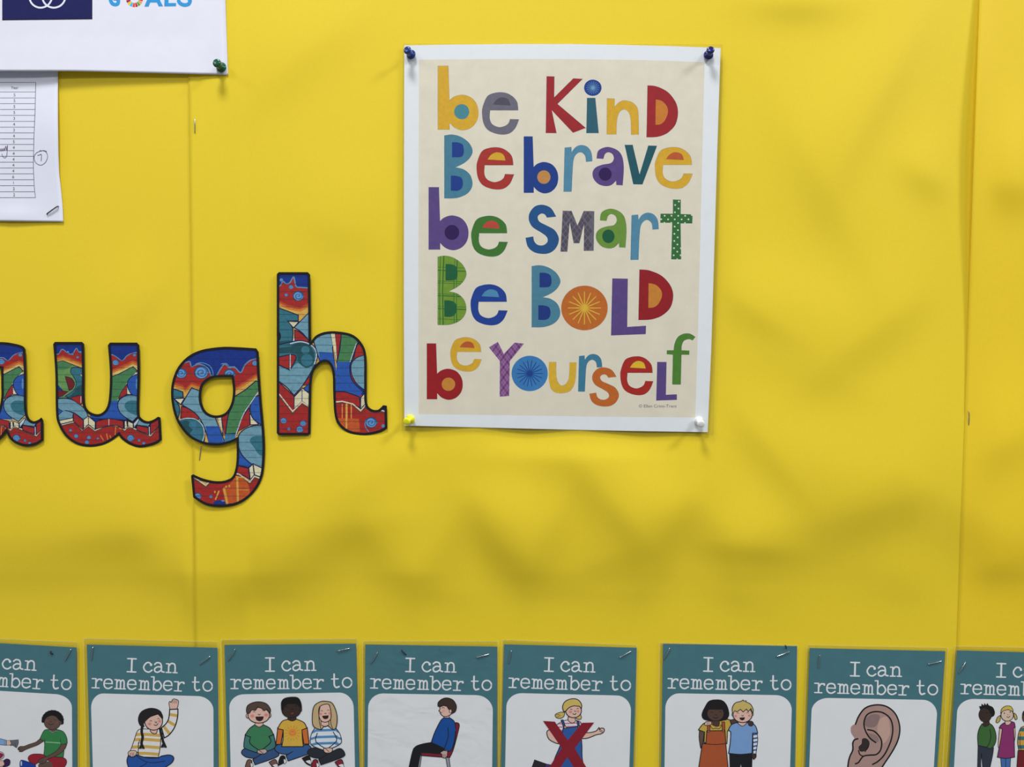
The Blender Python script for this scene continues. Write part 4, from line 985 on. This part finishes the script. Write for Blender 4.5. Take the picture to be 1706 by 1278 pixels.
def girl_stripe(g):
    legs(g, 818, (40,42,52), (140,30,46))
    bd = [(925,895,1),(880,930),(848,985),(840,1060),(870,1095),(958,1130,1),(1030,1115),(1110,1075),(1125,1040),(1110,980),(1070,925),(1018,895,1),(970,915)]
    CR = (214,222,230); g.fill(CR, bd, 0); g.region = tris(smooth(bd, True, 5))
    for y in (945, 1005, 1062): g.put(ribbon([(890, y+6), (1080, y)], 22), (84,138,184))
    for s_ in (-1, 1):
        for k, yy in enumerate((965, 1015, 1065, 1105)): g.put(ribbon([(985 + s_*165, yy+20), (985 + s_*(100 - k*8), yy-8 + k*6)], 20), (84,138,184))
    g.put(ribbon(smooth(bd, True, 5), 14, True), INKK); g.region = None
    g.line([(905,975),(893,1050),(975,1112)], 8); g.line([(1048,965),(1078,1040),(1000,1112)], 8)
    g.fill(SKIN, [(960,1115),(990,1108),(1030,1108),(1042,1128),(1020,1150),(975,1148)], 6); g.line([(978,1112),(1010,1140)], 5)
    g.fill((196,170,126), [(900,935,1),(865,900),(862,800),(880,730),(930,695),(980,690),(1035,705),(1070,770),(1083,850),(1070,930),(1040,942,1),(985,905),(940,945,1)], 8)
    g.fill(SKIN, [(940,870,1),(1005,870,1),(1010,900,1),(972,915),(938,900,1)], 6)
    g.fill(SKIN, [(918,770),(930,735),(975,716),(1010,722),(1028,790),(1024,850),(985,876),(945,868),(922,830)], 7)
    g.line([(930,740),(920,800),(922,860),(938,940)], 6); g.line([(1015,725),(1028,800),(1025,880),(1045,938)], 6)
    smile_eyes(g, [(945,775),(1003,770)]); g.line([(970,795),(978,802),(986,795)], 5); g.fill((60,22,24), [(952,822,1),(1004,818,1),(998,840),(975,847),(958,838)], 5)
    g.oval(PINK, 935, 803, 12, 13); g.oval(PINK, 1015, 798, 11, 13)

# --- card 4: boy on a chair (frame 590,1040)
def seated(g):
    CH = (132,26,46)
    g.fill((150,150,156), [(578,1170,1),(604,1170,1),(585,1300,1),(560,1300,1)], 6); g.fill((150,150,156), [(818,1190,1),(848,1185,1),(862,1300,1),(838,1300,1)], 6)
    g.fill(CH, [(905,890),(925,884),(940,900),(932,950),(890,1110),(860,1180),(830,1192),(600,1175,1),(595,1150,1),(780,1150),(850,1130,1),(890,980)], 8)
    g.fill((22,22,26), [(690,1058,1),(600,1075),(545,1100),(520,1150),(485,1310,1),(565,1310,1),(595,1165),(640,1150),(780,1158),(820,1110,1)], 8)
    g.fill((18,76,150), [(800,838,1),(770,870),(720,970),(690,1058,1),(740,1080),(810,1115,1),(870,1120),(900,1040),(908,930),(895,870),(855,838,1)], 8)
    g.line([(838,925),(842,1000),(825,1060),(803,1125)], 7)
    g.fill((18,76,150), [(845,930,1),(905,930),(895,1050),(865,1135,1),(805,1125,1),(835,1040)], 0); g.line([(803,1125),(862,1136),(895,1050),(906,960)], 7); g.line([(838,925),(842,1000),(825,1060),(803,1125)], 7)
    g.fill(SKIN2, [(800,1130,1),(835,1135,1),(832,1175),(815,1198),(788,1190),(785,1165),(770,1150)], 6); g.line([(800,1165),(800,1192)], 4); g.line([(814,1165),(815,1192)], 4)
    g.fill(SKIN, [(805,815,1),(850,805,1),(852,838,1),(805,838,1)], 5)
    g.fill(SKIN, [(765,740,1),(768,760),(757,775),(768,782),(772,800),(800,825),(840,822),(875,795),(880,750),(860,730,1),(800,725,1)], 7)
    g.fill((62,46,38), [(750,735,1),(752,700),(790,668),(835,660),(885,680),(914,730),(905,780),(875,800,1),(862,770,1),(845,760),(830,735,1),(800,728,1),(775,738,1)], 7)
    g.oval(SKIN, 862, 778, 11, 17, 5); g.line([(785,750),(797,745),(808,752)], 5); g.line([(772,792),(785,790)], 5); g.oval((214,170,150), 800, 775, 13, 10)

# --- card 5: girl with a red cross (frame 820,1040)
def girl_cross(g):
    g.fill((40,36,40), [(380,1215,1),(480,1250,1),(470,1300,1),(350,1300,1)], 7); g.fill((70,50,110), [(480,1250,1),(560,1265,1),(560,1310,1),(470,1300,1)], 5)
    g.fill(SKIN, [(500,950),(490,985),(510,1030),(560,1060),(600,1070,1),(640,1010,1),(580,930,1)], 8)
    g.fill(SKIN, [(800,970,1),(870,970),(930,955),(955,925),(960,945,1),(975,930),(1000,935),(1000,960),(975,980),(930,990),(850,1020),(790,1022,1)], 8)
    for a_, b_ in (((955,940),(985,955)),((960,955),(990,968))): g.line([a_, b_], 5)
    sh_ = [(660,855,1),(600,880),(570,915),(600,985,1),(640,950,1),(760,940,1),(800,905,1),(790,870),(740,855,1)]
    g.fill((222,214,220), sh_, 0); g.region = tris(smooth(sh_, True, 5))
    for y in (885, 915, 945): g.put(ribbon([(560, y+8), (820, y-4)], 10), (190,110,140))
    g.put(ribbon(smooth(sh_, True, 5), 12, True), INKK); g.region = None
    g.fill((44,90,158), [(635,930,1),(760,915,1),(790,960),(802,1080),(805,1200),(830,1320,1),(520,1320,1),(560,1200),(610,1080),(625,980)], 8)
    g.fill((50,70,120), [(615,858,1),(635,855,1),(660,925,1),(640,935,1)], 5); g.fill((50,70,120), [(755,865,1),(775,868,1),(782,910,1),(765,915,1)], 5); g.oval((214,180,90), 652, 922, 10, 10, 4)
    g.fill(SKIN, [(680,830,1),(735,830,1),(745,865),(715,885),(680,862)], 6)
    for pts in ([(650,790,1),(610,788),(565,808),(575,835),(610,842),(640,825)], [(785,800,1),(798,830),(790,850),(760,848),(745,835,1)]): g.fill((206,178,96), pts, 6)
    g.line([(570,812),(600,806)], 4); g.line([(580,830),(612,815)], 4)
    g.oval(SKIN, 728, 775, 70, 62, 8)
    g.fill((206,182,100), [(640,780),(630,735),(655,690),(710,668),(765,675),(798,715),(798,755,1),(780,735,1),(730,730,1),(690,745),(660,775,1)], 8)
    smile_eyes(g, [(706,762),(765,755)]); g.line([(735,775),(743,782),(748,775)], 5); g.line([(722,802),(738,808),(750,798)], 7); g.oval(PINK, 700, 785, 16, 13); g.oval(PINK, 768, 780, 12, 12)
def red_cross(g):
    R_ = (136,26,40)
    g.put([[(455,866),(560,872),(680,1035),(805,882),(912,880),(738,1110),(838,1290),(738,1290),(672,1190),(600,1290),(505,1290),(622,1108)]][:0], R_)
    g.put(tris([(455,866),(560,872),(676,1038),(805,882),(912,880),(738,1110),(860,1310),(750,1310),(672,1190),(590,1310),(490,1310),(622,1108)]), R_)

# --- card 6: two friends (frame 1090,1040)
def girl_pinafore(g):
    OR_ = (170,84,44); YL = (196,164,70)
    g.fill(BRS, [(405,940,1),(402,1020),(415,1110,1),(435,1060),(450,950,1)], 7)
    g.fill((86,62,52), [(660,860,1),(720,850,1),(760,880,1),(680,905,1)], 6)
    g.fill(YL, [(500,870,1),(440,890),(395,945,1),(450,965,1),(445,1060,1),(650,1068,1),(655,960,1),(690,900,1),(675,855,1),(640,850),(600,865,1)], 8)
    g.fill(OR_, [(470,955,1),(632,952,1),(640,1070,1),(662,1300,1),(395,1300,1),(430,1070,1),(462,1065,1)], 8)
    g.line([(430,1068),(545,1076),(648,1068)], 6)
    g.fill(OR_, [(475,885,1),(500,885,1),(498,955,1),(475,955,1)], 6); g.fill(OR_, [(605,875,1),(630,875,1),(632,950,1),(608,950,1)], 6); g.oval((140,120,110), 486, 960, 9, 9, 4); g.oval((140,120,110), 618, 955, 9, 9, 4)
    g.fill(YL, [(500,895),(520,935),(550,930),(580,935),(605,900),(560,915)], 5)
    g.fill((24,20,22), [(550,676),(490,690),(455,740),(428,800),(435,840),(480,860),(620,860),(655,840),(668,800),(650,730),(610,685)], 6)
    g.fill((78,56,48), [(520,850,1),(580,850,1),(582,895),(555,915),(522,895)], 5)
    g.oval((86,62,52), 548, 800, 75, 66, 6)
    g.fill((24,20,22), [(460,800,1),(470,720),(550,690),(630,720),(645,800,1),(615,765,1),(480,765,1)], 0)
    smile_eyes(g, [(512,788),(592,785)]); g.line([(545,808),(553,815),(560,808)], 5); g.line([(530,832),(550,842),(570,832)], 7)
    g.fill(SKIN, [(448,895),(465,872),(500,868),(512,885),(500,902),(460,905)], 6); g.line([(475,875),(472,898)], 4); g.line([(490,872),(488,897)], 4)
def boy_blue(g):
    g.fill((24,24,28), [(675,1160,1),(875,1160,1),(870,1320,1),(790,1320,1),(775,1230,1),(765,1320,1),(680,1320,1)], 8)
    sl = [(880,960,1),(922,970,1),(928,1040),(912,1165,1),(880,1160,1)]
    g.fill((214,220,230), sl, 0); g.region = tris(smooth(sl, True, 5))
    for y in (985, 1020, 1055, 1090, 1125): g.put(ribbon([(870, y+6), (940, y-6)], 14), (60,92,156))
    g.put(ribbon(smooth(sl, True, 5), 12, True), INKK); g.region = None
    g.fill((70,50,46), [(878,1165,1),(912,1165,1),(910,1190),(890,1212,1),(876,1190)], 5)
    g.fill((120,158,204), [(740,880,1),(690,900),(664,945,1),(685,965,1),(680,1060),(665,1155,1),(770,1165),(875,1155,1),(880,975,1),(925,975,1),(910,920),(880,890),(830,880,1),(790,905)], 8)
    g.fill((70,50,44), [(835,870,1),(870,868),(888,890),(870,912),(845,905,1)], 6)
    g.fill(SKIN, [(755,865,1),(820,865,1),(825,885),(790,912),(752,890)], 6)
    g.oval(SKIN, 705, 808, 10, 15, 5); g.oval(SKIN, 876, 805, 10, 15, 5)
    g.oval(SKIN, 790, 808, 86, 72, 8)
    g.fill((200,178,104), [(702,800,1),(698,750),(725,705),(775,690),(795,678,1),(800,688,1),(822,685,1),(820,695),(860,715),(884,760),(882,800,1),(865,755,1),(840,782,1),(825,760,1),(795,785,1),(770,762,1),(740,785,1),(720,775,1)], 7)
    smile_eyes(g, [(748,795),(835,792)]); g.line([(782,815),(790,822),(798,815)], 5); g.fill((50,22,24), [(765,838,1),(808,835,1),(802,852),(785,858),(770,850)], 5)
    g.oval(PINK, 728, 822, 12, 11); g.oval(PINK, 850, 818, 12, 11)

# --- card 7: ear (frame 1330,1040 s 4.537)
def ear(g):
    EA = (172,140,130); K_ = (20,16,18)
    g.fill(EA, [(432,755,1),(460,690),(510,630),(590,608),(670,622),(735,680),(768,770),(760,860),(720,950),(650,1060),(600,1140),(520,1200),(440,1200),(380,1120),(375,1050),(412,950),(415,890),(425,860,1),(400,820),(398,780),(415,760,1)], 0)
    g.fill((140,116,112), [(505,720),(560,680),(615,690),(605,740),(580,775),(530,780),(502,760)], 0)
    g.fill((194,160,144), [(620,715),(670,700),(690,760),(690,840),(640,900),(600,820),(600,770)], 0)
    g.fill((146,120,114), [(525,830),(560,830),(600,850),(605,890),(560,880)], 0)
    g.line([(432,757),(460,690),(510,632),(590,610),(670,624),(735,680),(766,770),(758,860),(718,950),(640,1070),(600,1130),(540,1190)], 11, K_)
    g.line([(585,895),(540,860),(505,800),(497,740),(520,685),(575,662),(640,670),(695,715),(714,790),(700,880),(655,980),(605,1035),(562,1060)], 11, K_)
    g.line([(525,798),(570,808),(610,845),(630,890),(622,950),(590,985),(540,990),(490,1000),(455,1045),(432,1055)], 11, K_)
    g.line([(488,998),(465,985),(455,955)], 9, K_)
    g.line([(450,866),(425,875),(412,900),(412,950),(390,1000),(378,1050),(375,1120),(400,1180)], 11, K_)
    g.fill((50,42,40), [(485,870),(510,865),(535,890),(530,930),(508,955),(470,960),(458,930),(480,905)], 4, ink=K_)
    g.line([(505,965),(530,920)], 6, K_)

# --- card 8: standing children (frame 1530,1160 s 9.693)
def boy_a(g):
    g.fill((46,54,68), [(965,800,1),(1215,830,1),(1200,950),(1150,1180,1),(1040,1180,1),(1020,920,1),(1010,1180,1),(955,1180,1)], 11)
    g.fill((60,104,52), [(1030,445,1),(985,520),(958,640),(965,795,1),(1090,822,1),(1160,850,1),(1220,800),(1255,700),(1245,580),(1200,480),(1140,435,1),(1085,490)], 13)
    g.line([(1155,535),(1170,640),(1150,750),(1110,820)], 12)
    g.fill((58,44,36), [(1060,400,1),(1140,390,1),(1145,450),(1090,490),(1045,470)], 10)
    g.oval((58,44,36), 1080, 300, 102, 118, 11)
    g.fill((22,20,22), [(1000,210,1),(985,165,1),(1020,165,1),(1025,125,1),(1060,155,1),(1070,115,1),(1095,150,1),(1115,115,1),(1140,150),(1200,180),(1232,250),(1222,310),(1185,335,1),(1180,280,1),(1150,270,1),(1145,230,1),(1060,190)], 6)
    g.line([(1025,270),(1045,265)], 7, INKK); g.line([(1095,268),(1120,268)], 7, INKK); g.line([(1045,300),(1055,308)], 8, INKK); g.line([(1040,355),(1070,362)], 8, INKK)
def girl_pink(g):
    g.fill((66,110,166), [(1330,1000,1),(1490,1000,1),(1480,1180,1),(1345,1180,1)], 10); g.line([(1410,1010),(1412,1180)], 9)
    g.fill(SKIN, [(1315,510,1),(1360,510,1),(1330,700),(1310,830),(1290,800),(1300,640)], 10); g.fill(SKIN, [(1530,500,1),(1560,500,1),(1565,640),(1545,760,1)], 10)
    g.fill((138,48,104), [(1385,430,1),(1340,460),(1305,510,1),(1355,530,1),(1330,700),(1275,985,1),(1410,1005),(1555,985,1),(1548,700),(1535,520,1),(1565,500,1),(1550,430),(1500,410,1),(1440,460)], 12)
    g.fill(SKIN, [(1400,400,1),(1465,390,1),(1500,420,1),(1470,460),(1410,460)], 9)
    g.fill((190,170,80), [(1325,310,1),(1280,340),(1255,410),(1280,430),(1320,390)], 10); g.fill((190,170,80), [(1540,270,1),(1580,300),(1595,360),(1570,380),(1545,330)], 10)
    g.oval((216,190,168), 1435, 305, 100, 98, 11)
    g.fill((206,180,80), [(1330,280,1),(1350,200),(1420,158),(1490,165),(1528,220),(1530,250,1),(1450,215,1),(1370,240)], 10)
    g.oval(INKK, 1388, 275, 9, 12); g.oval(INKK, 1483, 255, 9, 12); g.line([(1440,295),(1450,302)], 7); g.line([(1430,330),(1455,345),(1480,322)], 10)
def child_c(g):
    g.fill((116,28,36), [(1610,880,1),(1900,880,1),(1880,1180,1),(1590,1180,1)], 11)
    bd = [(1700,480,1),(1650,510),(1610,620),(1600,760),(1620,880,1),(1900,880,1),(1930,640),(1880,500),(1800,470,1)]
    g.fill((206,160,66), bd, 0); g.region = tris(smooth(bd, True, 5))
    for y in (540, 680, 820): g.put(ribbon([(1580, y), (1940, y)], 58), (60,110,112))
    g.put(ribbon(smooth(bd, True, 5), 22, True), INKK); g.region = None; g.line([(1648,600),(1640,760),(1660,870)], 9)
    g.oval((96,62,46), 1780, 340, 100, 105, 11)
    g.fill((40,26,24), [(1680,330,1),(1690,260),(1740,220),(1820,215),(1880,270),(1885,340,1),(1800,280),(1720,290)], 8)

def Q(*p): return p
C5 = 5.368
card('teal card of a boy in green reaching out, cut off by the left edge', ((-108,1060),(129.6,1070),(131,1400),(-100,1400)),
     [(-102,1065.5),(0,1071.8),(127.3,1079),(128.6,1395),(-97,1395)], [(-92,1172),(-70,1147),(89.4,1156.4),(119.8,1179),(121,1360),(-90,1360)], (-84,1138.5), (118.7,1149.6), 0.0016, (0.0006,0.0), (0,1160,10.83),
     [(('printed_figure','other child pointing hand'), other_arm), (('printed_figure','shoes of the other child'), other_feet), (('printed_figure','curly haired boy in green t-shirt and red trousers'), boy_reach)], FILM_SOFT)
card('teal card of a girl with plaits raising her hand', ((139,1063.5),(362.8,1069.5),(368,1400),(146,1400)),
     [(144.5,1074),(362.4,1079.5),(363.5,1278),(364,1395),(152,1395),(150,1278)], [(151.8,1179),(172,1155.5),(328.5,1159.8),(355.5,1183.4),(356,1360),(157,1360)], (152.6,1146.2), (354.3,1152), 0.0022, (0.0004,0.0004), (200,1040,C5),
     [(('printed_figure','girl with black plaits in a yellow striped top'), girl_hand)], FILM_SOFT)
card('teal card of three laughing children sitting cross-legged', ((368.4,1066.2),(595,1064.2),(603,1400),(377,1400)),
     [(374,1074.6),(592.9,1072.6),(598.4,1278),(600,1395),(381,1395),(378.6,1278)], [(382,1179),(406.6,1156.8),(565,1154),(589.3,1180),(593,1360),(386,1360)], (384,1147.7), (587,1145.8), 0.0016, (0.0009,0.0004), (360,1040,C5),
     [(('printed_figure','boy with brown hair in a green top'), boy_green), (('printed_figure','boy in a yellow sun t-shirt'), boy_sun), (('printed_figure','girl with long fair hair in blue stripes'), girl_stripe)], FILM_SOFT)
card('creased teal card of a boy in blue sitting on a red chair', ((604.5,1068),(829.8,1068.4),(831,1400),(603,1400)),
     [(608.6,1073.8),(828.4,1077.6),(828,1278),(827.6,1395),(606,1395),(607,1278)], [(613.3,1180),(638,1155.5),(792.5,1158.2),(821,1184),(819,1360),(612,1360)], (616.6,1146.6), (819.5,1150.4), 0.0024, (0.0002,0.0006), (590,1040,C5),
     [(('printed_figure','boy in a blue jumper seated in profile'), seated)], FILM)
card('teal card of a girl in dungarees under a big red cross', ((837.3,1066),(1061.4,1074.8),(1058,1400),(829,1400)),
     [(839.7,1073.7),(1060.8,1079.4),(1055,1278),(1052,1395),(832,1395),(834.5,1278)], [(843.6,1178),(869,1155),(1027,1158.8),(1051.2,1184),(1046,1360),(840,1360)], (847.2,1145.6), (1051,1150.8), 0.0016, (0.0005,0.0004), (820,1040,C5),
     [(('printed_figure','fair girl with bunches in blue dungarees'), girl_cross), (('printed_cross','dark red cross over the girl'), red_cross)], FILM_SOFT)
card('teal card of two friends with arms round each other', ((1099,1071),(1328.6,1075.4),(1325,1400),(1096,1400)),
     [(1104.7,1072.8),(1328,1076.8),(1324.3,1278),(1322,1395),(1100,1395),(1101.5,1278)], [(1108.5,1180),(1131.5,1155.3),(1292,1158.2),(1319,1183),(1314,1360),(1106,1360)], (1112.2,1146.6), (1318.3,1149.8), 0.0014, (0.0004,0.0006), (1090,1040,C5),
     [(('printed_figure','girl with a black bob in an orange pinafore'), girl_pinafore), (('printed_figure','fair boy in a pale blue t-shirt'), boy_blue)], FILM_SOFT, 1)
card('teal card of a large ear drawing', ((1345,1074.5),(1579.5,1079.3),(1565,1400),(1333,1400)),
     [(1349.2,1080),(1575,1085.2),(1561.5,1278),(1552,1395),(1337,1395),(1342,1278)], [(1352,1185.5),(1380,1163),(1537,1166),(1561,1190),(1551,1360),(1345,1360)], (1356.5,1154.3), (1562.7,1158), 0.0022, (-0.0002,0.0006), (1330,1040,4.537),
     [(('printed_ear','pinkish ear with thick black outlines'), ear)], FILM_SOFT)
card('teal card of a line of standing children, cut off by the right edge', ((1591,1076.6),(1826,1081),(1806,1400),(1567,1400)),
     [(1594.5,1083.8),(1820,1090),(1802,1395),(1572,1395),(1581.7,1278)], [(1594.4,1188),(1622,1164.6),(1783,1168),(1808,1193),(1796,1360),(1585,1360)], (1600.2,1156), (1806,1160), 0.0024, (0.0004,0.0006), (1530,1160,9.693),
     [(('printed_figure','boy with spiky black hair in a green jumper'), boy_a), (('printed_figure','girl with fair bunches in a magenta dress'), girl_pink), (('printed_figure','child in a yellow and teal striped top'), child_c)], FILM_SOFT)

ST = [((117.7,1082.5),(108,1101.5),0.0030,'slanted staple at the top right corner of the leftmost card'),
      ((154.6,1079),(152.4,1100),0.0032,'nearly upright staple at the top left of the card of the girl raising her hand'),
      ((349.4,1094),(332.6,1107),0.0034,'slanted staple at the top right of the card of the girl raising her hand'),
      ((391.5,1082.5),(380,1100.5),0.0028,'slanted staple at the top left of the three children card'),
      ((561.7,1084.4),(582,1080.4),0.0036,'nearly level staple at the top right of the three children card'),
      ((628.7,1088),(617.6,1106),0.0036,'slanted staple at the top left of the card of the boy on a chair'),
      ((794,1095.4),(815,1090),0.0037,'shiny level staple at the top right of the boy on a chair card'),
      ((852,1084.7),(847.4,1105.6),0.0027,'nearly upright staple at the top left of the card with the red cross'),
      ((1032.4,1095.6),(1051,1085.2),0.0031,'slanted staple at the top right of the card with the red cross'),
      ((1116,1080.4),(1105.3,1099.2),0.0024,'slanted staple at the top left of the card of two friends'),
      ((1294.5,1094),(1315,1086),0.0028,'bright staple at the top right of the card of two friends'),
      ((1366,1092.2),(1363.7,1113.4),0.0031,'nearly upright staple at the top left of the card with the ear'),
      ((1547,1106.6),(1568.7,1101.7),0.0029,'nearly level staple at the top right of the card with the ear'),
      ((1608.8,1103.5),(1597,1122),0.0034,'slanted staple at the top left of the card of standing children')]
def on_card(p):
    for x0, x1, dep, fr in CARDS:
        if x0 - 8 <= p[0] <= x1 + 8: return dep(*p) + fr
for a_, b_, d_, l_ in ST: staple(a_, b_, on_card(b_) - 0.00025, l_)
DK = M((52, 50, 54), 0.9, rough=0.4, metal=0.7)
staple((669,1083.8),(676.6,1091.2),on_card((672,1087)) - 0.0002,'short dark staple leg above the word I on the boy on a chair card', mat=DK)
staple((83.5,1086.5),(87.5,1090),on_card((85,1088)) - 0.0002,'tiny bent dark staple leg near the top of the leftmost card', mat=DK, rad=0.0006)
staple((1309.5,1076.5),(1310,1081),on_card((1310,1080)) - 0.0002,'tiny dark staple leg on the top edge of the card of two friends', mat=DK)
